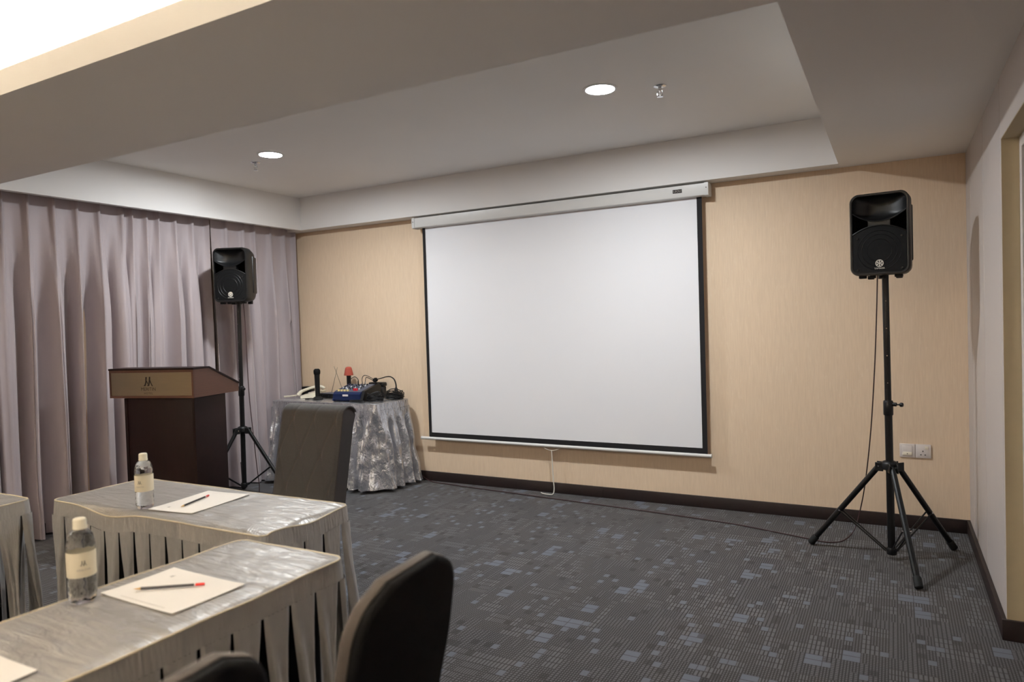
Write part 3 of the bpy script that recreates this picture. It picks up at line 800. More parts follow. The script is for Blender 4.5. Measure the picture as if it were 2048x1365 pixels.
def skirted_table(name, label, group, cx, cy, LX, LY, H, seed, style, dip=None, flare=lambda nn: 1.0, mats=('satin', 'satin_skirt', 'piping'), pleat=0.092, legs_in=0.06):
    t = thing(name, label, 'table', (cx, cy, 0), group=group)
    rnd = random.Random(seed)
    pts, per = perimeter(LX, LY, 0.028, 0.0055)
    n = len(pts)
    npl = max(4, round(per/pleat)); pw = per/npl
    ph = [rnd.uniform(-0.12, 0.12) for _ in range(npl+1)]
    wid = [rnd.uniform(0.8, 1.25) for _ in range(npl+1)]
    leanp = [rnd.uniform(-1, 1) for _ in range(npl+1)]
    dipf = dip or (lambda p, nn: 0.0)
    dips = []
    for p, nn, s in pts:
        dips.append(0.004+dipf(p, nn)+0.004*noise.noise(Vector((p.x*6, p.y*6, seed))))
    half = max(0.001, (max(LX, LY)-min(LX, LY))/2)
    def gather(s): return 0.5+0.5*math.sin(2*PI*s/0.0135+2.0*noise.noise(Vector((s*20, seed, 0))))
    def seam(i):
        p, nn, s = pts[i]
        return p+nn*(0.004+0.10*dips[i])+Vector((0, 0, H-dips[i]))
    # the top: concentric loops from the seam to the middle line
    fr_ = [0.0, 0.025, 0.06, 0.11, 0.17, 0.25, 0.36, 0.5, 0.68, 0.88, 1.0]
    def topf(i, j):
        p, nn, s = pts[i % n]
        q = Vector((max(-half, min(half, p.x)) if LX >= LY else 0, max(-half, min(half, p.y)) if LY > LX else 0, 0))
        f = fr_[j]
        o = p.lerp(q, f)
        if j == 0: return seam(i % n)
        e = math.exp(-f/0.05)
        z = H-dips[i % n]*e*0.8
        z += (gather(s)-0.5)*0.0040*math.exp(-f/0.12)
        z += 0.0022*noise.noise(Vector((o.x*9+seed, o.y*9, 0.3)))
        z += 0.0035*noise.noise(Vector((s*16, f*1.5, seed+3)))*math.exp(-f/0.35)
        return Vector((o.x, o.y, z))+nn*(0.10*dips[i % n]*e)
    tm = MB().grid(topf, n, len(fr_)-1, closed_u=True)
    bmesh.ops.remove_doubles(tm.bm, verts=tm.bm.verts, dist=0.0015)
    tm.build('top_cloth', mats[0], t, angle=180)
    MB().tube([seam(i)+pts[i][1]*0.001 for i in range(0, n, 2)], 0.0032, 6, closed=True).build('piping', mats[2], t)
    BH = 0.058
    def band(i, j):
        p, nn, s = pts[i % n]
        v = j/4.0
        q = seam(i % n)
        return q+nn*(0.002+(gather(s)-0.5)*0.0065*(1-0.4*v)+0.006*v)+Vector((0, 0, -BH*v))
    MB().grid(band, n, 4, closed_u=True).build('skirt_band', mats[1], t, angle=180)
    NV = 40
    zb = 0.03
    def skirt(i, j):
        p, nn, s = pts[i % n]
        q = seam(i % n)
        z0 = q.z-BH+0.003
        v = j/NV
        z = z0+(zb-z0)*v
        tg = Vector((-nn.y, nn.x, 0))
        k = s/pw; ki = int(k) % npl; f = k-int(k)
        if style == 'box':
            # flat box pleats with a deep gap between them that opens towards the floor
            c = 0.5+ph[ki]*v
            gap = (0.05+0.22*sstep(0.0, 0.55, v))*wid[ki]
            g = abs(f-c)
            cut = 1-sstep(gap, gap+0.07, g)
            off = 0.012+0.008*v-cut*(0.030+0.042*sstep(0.0, 0.2, v))
            off += 0.009*sstep(gap+0.22, gap+0.06, g)*(1-cut)*sstep(0.0, 0.2, v)
            off += 0.018*v*noise.noise(Vector((s*13, z*1.6, seed)))+0.006*v*noise.noise(Vector((s*40, z*5, seed+2)))
            sl = leanp[ki]*0.020*v*v
        else:
            off = 0.010+v*0.012
            q1 = noise.noise(Vector((s*4, 0, seed))); q2 = noise.noise(Vector((s*5, z*1.6, seed+9)))
            w1 = math.sin(2*PI*(k+0.6*q1+0.3*q2))
            w1 = math.copysign(abs(w1)**0.7, w1)
            w2 = math.sin(2*PI*(k*2.6)+4*noise.noise(Vector((s*7, z*1.5, seed))))
            off += (0.026*w1-0.022*max(0.0, -w1))*sstep(0.0, 0.35, v)+0.010*w2*sstep(0.02, 0.4, v)+(gather(s)-0.5)*0.006*(1-v)**3
            off += 0.014*sstep(0.0, 0.3, v)*noise.noise(Vector((s*17, z*8+s*5, seed+4)))+0.007*noise.noise(Vector((s*38, z*15-s*9, seed+6)))*sstep(0.0, 0.2, v)
            sl = 0.02*v*noise.noise(Vector((s*6, 1.7, seed)))
        off += (0.050*v*v if style == 'box' else 0.075*v**1.2)*flare(nn)
        return Vector((q.x, q.y, z))+nn*(off+0.004)+tg*sl
    if style != 'box':
        sk = MB().grid(skirt, n, NV, closed_u=True)
    else:
        # box pleats: flat panels hanging side by side whose folded-in edges gape towards the floor
        def at(sv):
            sv %= per
            lo, hi = 0, n-1
            while lo < hi:
                m_ = (lo+hi+1)//2
                if pts[m_][2] <= sv: lo = m_
                else: hi = m_-1
            a, b = lo, (lo+1) % n
            s1 = pts[b][2] if b else per
            f = (sv-pts[a][2])/max(1e-6, s1-pts[a][2])
            return seam(a).lerp(seam(b), f), pts[a][1].lerp(pts[b][1], f).normalized()
        sk = MB()
        NC = 22
        for k in range(npl):
            k2 = (k+1) % npl
            def panel(i, j):
                v = j/NV
                op = sstep(-0.05, 0.5, v)
                a = 0.5+ph[k]*v+(0.03+0.25*op)*wid[k]; b = 1.5+ph[k2]*v-(0.03+0.25*op)*wid[k2]
                tt = i/NC
                e = min(tt, 1-tt)*(b-a)*pw                  # distance from the folded edge
                sv = (k+a+(b-a)*tt)*pw
                q, nn = at(sv)
                z = q.z-BH+0.003+(zb-(q.z-BH+0.003))*v
                off = 0.014+0.008*v-0.018*sstep(0.010, 0.0, e)*(0.3+0.7*op)+0.006*math.exp(-((e-0.014)/0.008)**2)*op
                off += 0.026*v*noise.noise(Vector((sv*13, z*1.6, seed)))+0.007*v*noise.noise(Vector((sv*40, z*5, seed+2)))+0.05*v*v*flare(nn)
                tg = Vector((-nn.y, nn.x, 0))
                return Vector((q.x, q.y, z))+nn*off+tg*(leanp[k]*0.020*v*v)
            sk.grid(panel, NC, NV)
    sk.build('pleated_skirt', mats[1], t, angle=180)
    MB().box(-LX/2+0.012, LX/2-0.012, -LY/2+0.012, LY/2-0.012, H-0.035, H-0.012-max(0, max(dips)*0), bevel=0.003).build('tabletop', 'chair_leg', t)
    if style == 'box':  # dark boards added behind the skirt so its pleat gaps look shaded black
        ai = 0.085
        ap = MB()
        for (x0, x1, y0, y1) in ((-LX/2+ai, LX/2-ai, -LY/2+ai, -LY/2+ai+0.012), (-LX/2+ai, LX/2-ai, LY/2-ai-0.012, LY/2-ai),
                                 (-LX/2+ai, -LX/2+ai+0.012, -LY/2+ai+0.012, LY/2-ai-0.012), (LX/2-ai-0.012, LX/2-ai, -LY/2+ai+0.012, LY/2-ai-0.012)):
            ap.box(x0, x1, y0, y1, 0.06, H-0.034)
        ap.build('gap_shade_board', 'gap_shade_board', t, smooth=False)
    for sx in (-1, 1):
        for sy in (-1, 1):
            x, y = sx*(LX/2-legs_in), sy*(LY/2-legs_in)
            MB().tube([(x, y, 0.0), (x, y, H-0.035)], 0.014, 10).build('leg', 'metal_black', t)
    return t

TZ = 0.70
skirted_table('conference_table', 'near narrow table with pleated satin skirt, beside the two dark near chairs', None, -1.648, 0.785, 0.43, 1.50, TZ, 11, 'box', flare=lambda nn: 0.0 if nn.y > 0.5 else 1.0)
def dip2(p, nn):
    if nn.y < -0.3:
        return 0.026*math.exp(-((p.x+0.22)/0.16)**2)+0.006*sstep(-0.05, 0.2, p.x)
    if nn.x > 0.5: return 0.014*math.exp(-((p.y-0.0)/0.09)**2)
    return 0.0
skirted_table('conference_table', 'satin skirted table in front of the tufted chair, with bottle and sheet', None, -2.455, 1.805, 1.235, 0.405, TZ, 23, 'box', dip=dip2, flare=lambda nn: 0.0 if nn.y < -0.5 else (1.0 if nn.x > 0.3 else 0.4))
skirted_table('conference_table', 'satin skirted table at the left edge in front of the curtain', None, -3.385, 0.81, 0.42, 1.50, TZ, 37, 'box', flare=lambda nn: 0.0 if nn.y > 0.5 else 1.0)
skirted_table('side_table', 'small equipment table with crinkled silver satin skirt in the corner', None, -4.367, 4.715, 1.20, 0.44, 0.735, 51, 'soft', flare=lambda nn: 0.1 if nn.y > 0.3 else (0.35 if nn.x < -0.5 else 1.0),
              mats=('satin_silver', 'satin_silver', 'satin_silver'), pleat=0.12)

# ---------------------------------------------------------------- things on the conference tables
def paper(x, y, sx, sy, rot, label, logo):
    t = thing('paper_sheet', label, 'paper', (x, y, TZ+0.0035), rot)
    def f(i, j):
        u = -0.5+i/8; v = -0.5+j/8
        return Vector((u*sx, v*sy, 0.0006+0.002*(abs(u)*2)**4*(abs(v)*2)**2))
    MB().box(-sx/2+0.001, sx/2-0.001, -sy/2+0.001, sy/2-0.001, -0.001, 0.0005).grid(f, 8, 8).build('sheet', 'paper', t, angle=180)
    lx, ly, sz, rr, fx0, fx1, fy0, fy1 = logo
    mb = MB()
    logo_m(mb, sz, lambda a, b, d: Vector((lx+a*math.cos(rr)-b*math.sin(rr), ly+a*math.sin(rr)+b*math.cos(rr), d)), 0.0026, 0.0028)
    mb.build('printed_logo', 'print_grey', t, smooth=False)
    MB().box(fx0, fx1, fy0, fy1, 0.0022, 0.0024).build('printed_line', 'print_faint', t, smooth=False)
    return t
paper(-1.658, 1.147, 0.297, 0.208, -0.02, 'white note sheet with long pencil on the near table', (-0.085, 0.055, 0.012, PI/2, -0.08, 0.10, -0.092, -0.090))
paper(-2.408, 1.800, 0.222, 0.297, 0.12, 'white note sheet with short dark pencil on the middle table', (-0.05, -0.105, 0.012, 0, -0.09, 0.09, 0.125, 0.127))
paper(-1.660, 0.640, 0.297, 0.208, 0.0, 'white note sheet at the bottom left edge of the near table', (-0.085, 0.055, 0.012, PI/2, -0.08, 0.10, -0.092, -0.090))

def pencil(tip, end, label):
    z = TZ+0.0095
    a = Vector((tip[0], tip[1], z)); b = Vector((end[0], end[1], z))
    t = thing('pencil', label, 'pencil', a)
    u = (b-a).normalized(); L_ = (b-a).length
    MB().tube([u*0.018, u*(L_-0.022)], 0.0036, 6).build('shaft', 'pencil_black', t, angle=20)
    MB().tube([u*0.0, u*0.004, u*0.018], [0.0005, 0.0011, 0.0035], 8).build('sharpened_tip', 'pencil_wood', t)
    MB().tube([u*(L_-0.025), u*(L_-0.022)], 0.0039, 8).build('ring', 'paper', t)
    MB().tube([u*(L_-0.022), u*(L_-0.001), u*L_], [0.0038, 0.0038, 0.003], 8).build('red_end', 'pencil_red', t)
pencil((-1.742, 1.093), (-1.599, 1.196), 'dark pencil with red end lying on the near note sheet')
pencil((-2.392, 1.700), (-2.448, 1.868), 'dark pencil with red end on the middle table sheet')

def bottle(x, y, rot, label):
    t = thing('water_bottle', label, 'bottle', (x, y, TZ+0.003), rot)
    prof = [(0.004, 0.003), (0.018, 0.002), (0.026, 0.0), (0.0305, 0.006), (0.0318, 0.014)]
    for k in range(24): prof.append((0.0322, 0.016+0.118*k/23))
    for k in range(1, 19):
        a = k/18
        prof.append((0.0322*math.cos(a*PI/2*0.74)**0.9+0.0005, 0.134+0.047*math.sin(a*PI/2)))
    prof += [(0.0125, 0.183), (0.0125, 0.190)]
    def rf(a, z):
        if z < 0.012 or z > 0.176: return 1.0
        if 0.066 < z < 0.130: return 0.99
        s1 = math.cos(a*8+z*330); s2 = math.cos(a*8-z*330)
        return 1.0-0.045*max(s1, s2)**2*(1 if z > 0.13 or z < 0.064 else 0)
    MB().lathe(prof, 72, rfun=rf).build('water_body', 'water', t, angle=180)
    lab = MB(); n = 48
    rows = [(0.0327, 0.067), (0.0331, 0.069), (0.0331, 0.127), (0.0327, 0.129)]
    lab.grid(lambda i, j: Vector((rows[j][0]*math.cos(2*PI*i/n), rows[j][0]*math.sin(2*PI*i/n), rows[j][1])), n, 3, closed_u=True)
    lb = lab.build('label_band', 'label', t)
    def wrap(a, b, d):
        an = -PI/2+a/0.0331
        return Vector(((0.0333+d)*math.cos(an), (0.0333+d)*math.sin(an), b))
    mb = MB(); logo_m(mb, 0.0125, lambda a, b, d: wrap(a, 0.103+b, d), 0.0, 0.0003)
    mb.build('printed_logo', 'print_dark', lb, smooth=False)
    me = text_mesh('MERITIN', 0.0075, 1.1)
    for v in me.vertices:
        v.co = wrap(v.co.x, 0.086+v.co.y, 0.0002)
    MB().mesh(me, Matrix()).build('lettering', 'print_grey', lb, smooth=False)
    cp = [(0.0150, 0.183), (0.0158, 0.184), (0.0158, 0.187), (0.0152, 0.188), (0.0150, 0.205), (0.0140, 0.209), (0.0115, 0.2105)]
    MB().lathe(cp, 60, rfun=lambda a, z: 1.0+(0.012*math.cos(a*30) if 0.188 <= z <= 0.206 else 0)).build('cap', 'cap', t, angle=50)
    return t
bottle(-1.805, 1.0, 1.20, 'clear water bottle with white cap and label on the near table')
bottle(-2.541, 1.655, 0.5, 'clear water bottle with white cap on the middle table by the lectern')

# ---------------------------------------------------------------- chairs
def four_legs(t, pos, h, r=0.014, splay=0.02):
    for x, y in pos:
        MB().tube([(x*(1+splay*4), y*(1+splay*4), 0.0), (x, y, h)], [r*0.8, r], 10).build('leg', 'chair_leg', t)

def near_chair(x, y, rotz, label):
    # local: +x backwards, +y across; origin on the floor under the top of the back
    t = thing('banquet_chair', label, 'chair', (x, y, 0), rotz, group=None)
    hs = [0, .008, .03, .07, .13, .20, .30, .40, .48]
    ws = [.080, .097, .141, .167, .173, .174, .160, .150, .150]
    tl = math.tan(0.17)
    right = catmull([(w_, -h_, 0) for w_, h_ in zip(ws, hs)], 4)
    outl = [(p.x, p.y) for p in right]
    poly = outl+[(-a, b) for a, b in outl[::-1]]
    ZT = 0.93
    def place(a, b, d, sc_):
        z = ZT+b*1.0
        k = sc_
        cz = -0.24
        bb_ = cz+(b-cz)*(1-(1-k)*0.75); aa = a*k
        return Vector((d+bb_*tl, aa, ZT+bb_))
    bk = MB()
    bk.loft([[place(a, b, d, s_) for a, b in poly] for d, s_ in ((-0.044, 0.86), (-0.042, 0.93), (-0.036, 0.985), (-0.028, 1.0), (-0.020, 0.995), (-0.014, 0.985))])
    bk.build('backrest', 'chair_brown', t, angle=60)
    bp = MB()
    bp.loft([[place(a, b, d, s_) for a, b in poly] for d, s_ in ((-0.018, 0.965), (-0.006, 0.972), (0.001, 0.955), (0.004, 0.90))])
    bp.build('back_panel', 'chair_back', t, angle=60)
    zs_ = 0.45
    se = MB()
    sl = rrect(0.42, 0.40, 0.06)
    se.loft([[Vector((-0.30+a*k, b*k, z)) for a, b in sl] for z, k in ((0.39, 0.93), (0.40, 0.99), (0.435, 1.0), (0.455, 0.96), (0.462, 0.85))])
    se.build('seat', 'chair_brown', t, angle=60)
    MB().loft([[Vector((-0.30+a*0.92, b*0.92, z)) for a, b in sl] for z in (0.372, 0.392)]).build('seat_frame', 'chair_leg', t)
    up = MB()
    for s in (-1, 1):
        up.tube(catmull([(-0.13, s*0.145, 0.38), (-0.105, s*0.145, 0.43), (-0.075, s*0.14, 0.52), (-0.055, s*0.13, 0.62)], 4), 0.011, 8)
    up.build('back_support', 'chair_leg', t)
    for px_, py_ in ((-0.46, 0.16), (-0.46, -0.16), (-0.14, 0.155), (-0.14, -0.155)):
        MB().tube([(px_+(-0.03 if px_ < -0.3 else 0.05), py_*1.12, 0.0), (px_, py_, 0.385)], [0.010, 0.013], 10).build('leg', 'chair_leg', t)
    return t
near_chair(-0.775, 1.025, 0.087, 'dark round-shouldered banquet chair back, the fuller seen of the near two')
near_chair(-0.790, 0.552, 0.087, 'dark round-shouldered banquet chair cut off by the bottom edge')

def tufted_chair(x, y, rotz, label):
    # local: front faces -y; origin on the floor below the front of the back's top
    t = thing('tufted_chair', label, 'chair', (x, y, 0), rotz)
    HB, W2 = 0.957, 0.2175
    sl = 0.205
    def ctr(z): return (z-HB)*sl           # depth of the front face at height z
    # side profile of the back: flat front, rolled top
    pr = []
    for z in (0.36, 0.45, 0.6, 0.75, 0.86): pr.append((ctr(z), z))
    for k in range(0, 9):
        a = PI-PI*k/8
        pr.append((ctr(0.905)+0.052+0.052*math.cos(a), 0.905+0.052*math.sin(a)))
    for z in (0.86, 0.75, 0.6, 0.45, 0.36): pr.append((ctr(z)+0.095, z))
    MB().prism(pr, lambda a, b, d: Vector((d, a, b)), -W2+0.006, W2-0.006).build('backrest', 'chair_side', t, angle=45)
    # quilted front panel wrapping over the roll
    path = [(ctr(0.40+0.4*k/34), 0.40+0.4*k/34) for k in range(35)]
    path += [(ctr(0.80+0.105*k/12), 0.80+0.105*k/12) for k in range(1, 12)]
    for k in range(0, 15):
        a = PI-PI*k/16
        path.append((ctr(0.905)+0.052+0.052*math.cos(a), 0.905+0.052*math.sin(a)))
    lens = [0.0]
    for p, q in zip(path, path[1:]): lens.append(lens[-1]+math.hypot(q[0]-p[0], q[1]-p[1]))
    PX, PZ = 0.150, 0.37
    def quilt(u, s):
        a = (u/PX+s/PZ); b = (u/PX-s/PZ)
        da = abs(a-round(a)); db = abs(b-round(b))
        g_ = math.exp(-(da/0.035)**2)+math.exp(-(db/0.035)**2)
        pin = math.exp(-((da**2+db**2)/0.012))
        return 0.011-0.0045*min(1.0, g_)-0.006*pin
    nu = 70
    def qf(i, j):
        u = -W2+2*W2*i/nu
        p = path[j]
        q0, q1 = path[max(0, j-1)], path[min(len(path)-1, j+1)]
        tx, tz = q1[0]-q0[0], q1[1]-q0[1]; ll = math.hypot(tx, tz)
        nx, nz = -tz/ll, tx/ll
        fade = sstep(0.0, 0.02, W2-abs(u))*sstep(0.62, 0.50, lens[j]) if True else 1
        d = 0.004*sstep(0.0, 0.012, W2-abs(u))+quilt(u+0.05, lens[j]+0.05)*fade*1.0+0.004*(1-fade)
        return Vector((u, p[0]+nx*d, p[1]+nz*d))
    MB().grid(qf, nu, len(path)-1).build('tufted_panel', 'chair_fabric', t, angle=180)
    st = MB()
    def on(u, s):
        j = min(range(len(lens)), key=lambda k: abs(lens[k]-s))
        i = (u+W2)/(2*W2)*nu
        return qf(i, j)+Vector((0, -0.0008, 0))
    for fam in (1, -1):
        for k in range(-6, 9):
            run = []
            for q in range(0, 80):
                s = 0.54*q/79
                u = PX*(k-fam*(s+0.05)/PZ)-0.05
                if abs(u) < W2-0.012: run.append(on(u, s))
            if len(run) > 3: st.tube(run, 0.0009, 4)
    st.build('stitching', 'chair_stitch', t)
    pp = MB()
    for s in (-1, 1):
        pp.tube([Vector((s*W2, p[0]-0.0, p[1])) for p in path], 0.0045, 6)
    pp.build('piping', 'chair_side', t)
    se = MB(); sp_ = rrect(0.44, 0.44, 0.04)
    se.loft([[Vector((a*k, -0.30+b*k, z)) for a, b in sp_] for z, k in ((0.375, 0.95), (0.385, 1.0), (0.44, 1.0), (0.462, 0.97), (0.47, 0.9))])
    se.build('seat', 'chair_fabric', t, angle=60)
    for px_, py_ in ((-0.19, -0.48), (0.19, -0.48), (-0.19, -0.07), (0.19, -0.07)):
        MB().box(px_-0.018, px_+0.018, py_-0.018, py_+0.018, 0.0, 0.385, bevel=0.003).build('leg', 'chair_leg', t)
    return t
tufted_chair(-2.735, 2.75, 0.0, 'grey brown tufted chair with rolled top between middle table and side table')

# ---------------------------------------------------------------- equipment on the side table
SZ = 0.738
# desk telephone
t = thing('telephone', 'ivory desk telephone at the left end of the side table', 'telephone', (-4.76, 4.80, SZ), 0.55)
base = [(-0.10, 0.0), (0.10, 0.0), (0.10, 0.055), (0.06, 0.058), (-0.10, 0.022)]
MB().prism(base, lambda a, b, d: Vector((a, d, b)), -0.085, 0.085).build('phone_base', 'phone', t, angle=20)
hp = catmull([(-0.125, -0.055, 0.030), (-0.10, -0.055, 0.058), (-0.04, -0.055, 0.082), (0.03, -0.055, 0.100), (0.085, -0.055, 0.098), (0.11, -0.055, 0.078)], 5)
MB().tube(hp, [0.020-0.008*math.sin(PI*k/(len(hp)-1)) for k in range(len(hp))], 10).build('handset', 'phone', t)
kp = MB()
for i in range(3):
    for j in range(4):
        kp.box(-0.05+j*0.024, -0.036+j*0.024, 0.0+i*0.022, 0.014+i*0.022, 0.030+j*0.0055, 0.042+j*0.0055, bevel=0.002, seg=1)
kp.build('keypad', 'socket', t)
coil = []
for k in range(90):
    a = k*1.3; f = k/89
    coil.append((-0.13-0.13*f, -0.055-0.02*math.sin(f*4), 0.014+0.012*(1-f)+0.006*math.sin(a)+0.002))
    coil[-1] = (coil[-1][0], coil[-1][1]+0.007*math.cos(a), max(0.005, coil[-1][2]))
MB().tube(coil, 0.003, 5).build('handset_cord', 'phone', t)

# black hand microphone standing in a base
t = thing('hand_microphone', 'black handheld microphone upright on a small base left of the aerials', 'microphone', (-4.56, 4.65, SZ))
MB().lathe([(0.046, 0.0), (0.047, 0.008), (0.038, 0.018), (0.022, 0.026), (0.020, 0.032)], 24).build('stand_base', 'rubber', t)
MB().lathe([(0.0215, 0.03), (0.021, 0.06), (0.0235, 0.20), (0.0245, 0.215), (0.0245, 0.225)], 20).build('mic_body', 'plastic', t)
MB().lathe([(0.0245, 0.224), (0.029, 0.232), (0.0305, 0.250), (0.028, 0.266), (0.018, 0.276)], 20).build('mic_head', 'grille', t)
cab = catmull([(0.05, 0.0, 0.01), (0.0, -0.07, 0.006), (-0.06, -0.075, 0.006), (-0.10, -0.05, 0.006), (-0.04, -0.035, 0.012), (0.03, -0.06, 0.008), (0.09, -0.04, 0.006)], 8)
MB().tube(cab, 0.004, 6).build('mic_cable', 'cable', t)

# wireless receiver with two aerials
t = thing('wireless_receiver', 'flat black wireless receiver with two crossed thin aerials', 'receiver', (-4.505, 4.80, SZ))
MB().box(-0.115, 0.115, -0.065, 0.065, 0.002, 0.042, bevel=0.004).build('receiver_box', 'plastic', t)
MB().box(-0.112, 0.112, -0.062, 0.062, 0.042, 0.0445, bevel=0.001).build('lid', 'mixer_face', t)
for (a, b) in (((-0.085, 0.06, 0.043), (0.005, 0.05, 0.275)), ((0.06, 0.06, 0.043), (-0.035, 0.05, 0.285))):
    MB().tube([a, Vector(a).lerp(Vector(b), 0.5), b], [0.0022, 0.0016, 0.0012], 6).build('aerial', 'metal_black', t)
for x in (-0.08, 0.0, 0.08):
    MB().lathe([(0.008, 0), (0.007, 0.012)], 12, Matrix.Translation((x, -0.065, 0.022)) @ Matrix.Rotation(PI/2, 4, 'X')).build('knob', 'rubber', t)

# microphone with a red foam cover
t = thing('foam_microphone', 'black microphone with a red foam cover standing behind the blue mixer', 'microphone', (-4.425, 4.915, SZ))
MB().lathe([(0.040, 0.0), (0.041, 0.008), (0.022, 0.02)], 20).build('stand_base', 'rubber', t)
MB().lathe([(0.0195, 0.016), (0.020, 0.10), (0.021, 0.215), (0.024, 0.222)], 20).build('mic_body', 'plastic', t)
MB().lathe([(0.041, 0.197), (0.042, 0.203), (0.036, 0.235), (0.030, 0.262), (0.024, 0.272), (0.012, 0.277)], 24).build('foam_cover', 'red_foam', t)

# blue mixing desk
t = thing('audio_mixer', 'blue audio mixer with yellow and red knobs on the silver skirted table', 'mixer', (-4.14, 4.695, SZ), 0.12)
t.scale = (0.86, 0.84, 0.95)
side = [(-0.16, 0.022), (-0.135, 0.004), (0.16, 0.004), (0.17, 0.11), (0.14, 0.135), (-0.145, 0.085), (-0.165, 0.068)]
MB().prism(side, lambda a, b, d: Vector((d, a, b)), -0.175, 0.145).build('mixer_case', 'mixer_blue', t, angle=25)
MB().prism([(-0.168, 0.012), (-0.14, 0.0), (0.18, 0.0), (0.185, 0.125), (0.15, 0.142), (-0.12, 0.094)], lambda a, b, d: Vector((d, a, b)), 0.145, 0.175).build('side_cheek', 'plastic', t, angle=25)
MB().prism([(-0.168, 0.012), (-0.14, 0.0), (0.18, 0.0), (0.185, 0.125), (0.15, 0.142), (-0.12, 0.09)], lambda a, b, d: Vector((d, a, b)), -0.187, -0.175).build('side_cheek', 'mixer_blue', t, angle=25)
def mz(y): return 0.085+(y+0.145)*(0.05/0.285)
fc = [(-0.14, mz(-0.14)), (0.135, mz(0.135)), (0.135, mz(0.135)+0.003), (-0.14, mz(-0.14)+0.003)]
MB().prism(fc, lambda a, b, d: Vector((d, a, b)), -0.165, 0.135).build('control_panel', 'mixer_face', t, smooth=False)
def knob(x, y, r, h, m, name='knob'):
    MB().lathe([(r, 0.0), (r*0.9, h*0.8), (r*0.7, h)], 12, Matrix.Translation((x, y, mz(y)+0.002))).build(name, m, t)
for i in range(4):
    MB().box(-0.148+i*0.036, -0.126+i*0.036, -0.125, -0.105, mz(-0.115), mz(-0.115)+0.016, bevel=0.003).build('fader', 'knob_yellow', t)
for x in (0.035, 0.062): knob(x, -0.095, 0.013, 0.022, 'knob_red')
rk_ = random.Random(4)
for j in range(5):
    for i in range(7):
        y = -0.055+j*0.038; x = -0.15+i*0.036
        if x > 0.07 and j < 1: continue
        knob(x, y, 0.0065, 0.014, ['knob_white', 'mixer_face', 'plastic', 'plastic'][rk_.randrange(4)])
MB().box(-0.06, 0.005, -0.1685, -0.1655, 0.050, 0.066, mtx=None).build('sticker', 'socket', t, smooth=False)
pk = MB()
for (a, b) in (((-0.04, 0.09), (-0.115, 0.06)),):
    pk.tube(catmull([(a[0], a[1], mz(a[1])), (a[0], a[1], mz(a[1])+0.055), (-0.075, 0.08, mz(0.09)+0.082), (b[0], b[1], mz(b[1])+0.06), (b[0], b[1]+0.02, mz(b[1])+0.005)], 6), 0.0035, 6)
pk.tube(catmull([(0.01, 0.09, mz(0.09)), (0.01, 0.09, mz(0.09)+0.07), (0.045, 0.10, mz(0.09)+0.095), (0.12, 0.13, mz(0.09)+0.055), (0.155, 0.16, mz(0.09)), (0.19, 0.19, 0.04), (0.23, 0.19, 0.008)], 6), 0.0032, 6)
pk.tube(catmull([(0.045, 0.09, mz(0.09)), (0.05, 0.09, mz(0.09)+0.06), (0.065, 0.10, mz(0.09)+0.075), (0.13, 0.14, mz(0.09)+0.03), (0.165, 0.18, mz(0.09)-0.03), (0.20, 0.21, 0.03), (0.22, 0.21, 0.008)], 6), 0.0032, 6)
pk.build('patch_cable', 'cable', t)
pj = MB()
for x in (0.01, 0.045):
    pj.tube([(x, 0.09, mz(0.09)+0.002), (x, 0.09, mz(0.09)+0.036)], 0.0055, 8)
pj.build('jack_plug', 'chrome', t)
MB().tube([(-0.04, 0.09, mz(0.09)+0.002), (-0.04, 0.09, mz(0.09)+0.045)], 0.0065, 8).build('jack_plug', 'plastic', t)

# grey case behind the mixer
t = thing('equipment_case', 'dark grey boxy case just behind the blue mixer', 'case', (-4.095, 4.925, SZ), 0.0)
MB().box(-0.075, 0.075, -0.028, 0.028, 0.0, 0.10, bevel=0.006).build('case_body', 'chair_side', t)
MB().box(-0.085, 0.085, -0.034, 0.034, 0.10, 0.138, bevel=0.014, seg=3).build('case_lid', 'plastic', t)

# gooseneck microphone
t = thing('gooseneck_microphone', 'black gooseneck microphone arching over the cable heap', 'microphone', (-3.845, 4.87, SZ))
MB().lathe([(0.040, 0.0), (0.040, 0.012), (0.022, 0.022), (0.014, 0.035), (0.016, 0.045), (0.015, 0.085), (0.008, 0.10)], 20).build('mic_base', 'plastic', t)
nk = catmull([(0, 0, 0.09), (0.0, 0.0, 0.125), (-0.018, 0.0, 0.17), (-0.055, -0.005, 0.193), (-0.10, -0.01, 0.192), (-0.16, -0.01, 0.178), (-0.205, -0.01, 0.168)], 6)
MB().tube(nk, [0.0065-0.0025*k/(len(nk)-1) for k in range(len(nk))], 8).build('gooseneck', 'plastic', t)
MB().lathe([(0.006, -0.024), (0.017, -0.016), (0.0205, 0.0), (0.017, 0.016), (0.006, 0.021)], 16, Matrix.Translation((-0.222, -0.01, 0.163)) @ Matrix.Rotation(1.3, 4, 'Y')).build('foam_head', 'grille', t)

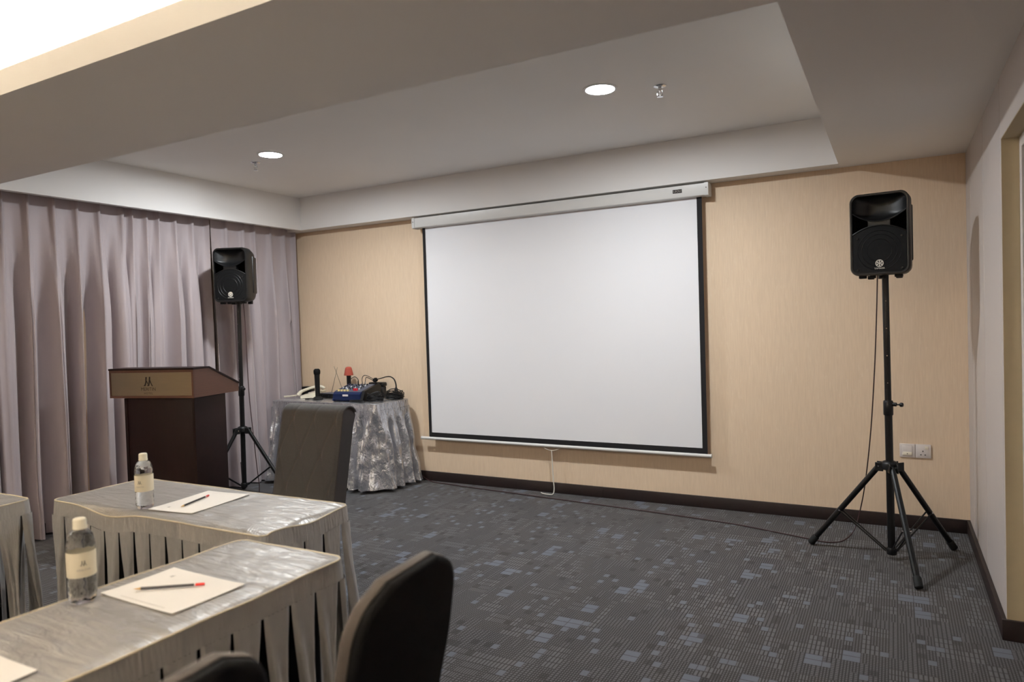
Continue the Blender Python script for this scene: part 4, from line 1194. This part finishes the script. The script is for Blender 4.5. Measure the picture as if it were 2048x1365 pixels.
# heap of black cables
def cable_loops(name, label, cx_, cy_, seed, rx, ry, loops, zmax):
    rnd = random.Random(seed)
    pts = []
    N_ = loops*14
    for k in range(N_):
        a = 2*PI*k/14
        f = k/N_
        r1 = rx*(0.72+0.28*noise.noise(Vector((k*0.13, seed, 0)))); r2 = ry*(0.72+0.28*noise.noise(Vector((k*0.13, seed, 5))))
        z = 0.006+zmax*f*(0.75+0.25*math.sin(a*1.5+seed))
        pts.append((r1*math.cos(a)+0.02*noise.noise(Vector((f*9, seed, 2))), r2*math.sin(a)+0.01*noise.noise(Vector((f*9, seed, 7))), max(0.005, z)))
    o = MB().tube(catmull(pts, 2), 0.0044, 5).build(name, 'cable', None, loc=(cx_, cy_, SZ))
    return tag(o, label, 'cable')
cable_loops('coiled_cable', 'coil of black cable at the right end of the side table', -3.835, 4.835, 1, 0.10, 0.095, 10, 0.085)
cable_loops('coiled_cable', 'untidy black cable coil pressed against the right side of the mixer', -3.89, 4.64, 2, 0.090, 0.090, 12, 0.075)
cable_loops('coiled_cable', 'small black cable loops between mixer and front edge of the side table', -3.99, 4.525, 3, 0.11, 0.018, 4, 0.016)
t = thing('power_adapter', 'small black power adapter in the far left corner of the side table', 'adapter', (-4.94, 4.915, SZ), 0.1)
MB().box(-0.06, 0.06, -0.025, 0.025, 0.0, 0.085, bevel=0.006).build('adapter_body', 'plastic', t)
MB().tube(catmull([(0.04, -0.025, 0.02), (0.07, -0.05, 0.006), (0.10, -0.04, 0.005)], 5), 0.003, 6).build('lead', 'cable', t)

# ---------------------------------------------------------------- floor cables
cab = catmull([(-0.075, 4.27, 1.57), (-0.077, 4.28, 1.50), (-0.085, 4.30, 1.30), (-0.098, 4.34, 1.05), (-0.122, 4.42, 0.72), (-0.155, 4.56, 0.42),
               (-0.19, 4.70, 0.20), (-0.23, 4.68, 0.05), (-0.285, 4.58, 0.006), (-0.36, 4.515, 0.005), (-0.46, 4.535, 0.005), (-0.60, 4.58, 0.005), (-0.95, 4.68, 0.005), (-1.42, 4.745, 0.005),
               (-1.75, 4.78, 0.005), (-2.06, 4.81, 0.005), (-2.33, 4.835, 0.005), (-2.75, 4.875, 0.005), (-3.15, 4.915, 0.005), (-3.36, 4.94, 0.005), (-3.55, 4.965, 0.006), (-3.64, 4.99, 0.02), (-3.69, 4.995, 0.045)], 8)
tag(MB().tube(cab, 0.0036, 6).build('speaker_cable', 'cable_brown'), 'thin dark red cable hanging from the right speaker and running along the floor', 'cable')
cab = catmull([(-4.70, 3.99, 1.60), (-4.70, 4.00, 1.40), (-4.715, 4.02, 0.95), (-4.71, 4.025, 0.75), (-4.69, 4.03, 0.50), (-4.665, 4.03, 0.25), (-4.645, 4.03, 0.08), (-4.63, 4.0, 0.008), (-4.58, 3.90, 0.005), (-4.50, 3.80, 0.005), (-4.30, 3.80, 0.005)], 8)
tag(MB().tube(cab, 0.0036, 6).build('speaker_cable', 'cable_brown'), 'thin dark cable hanging beside the left speaker stand to the floor', 'cable')
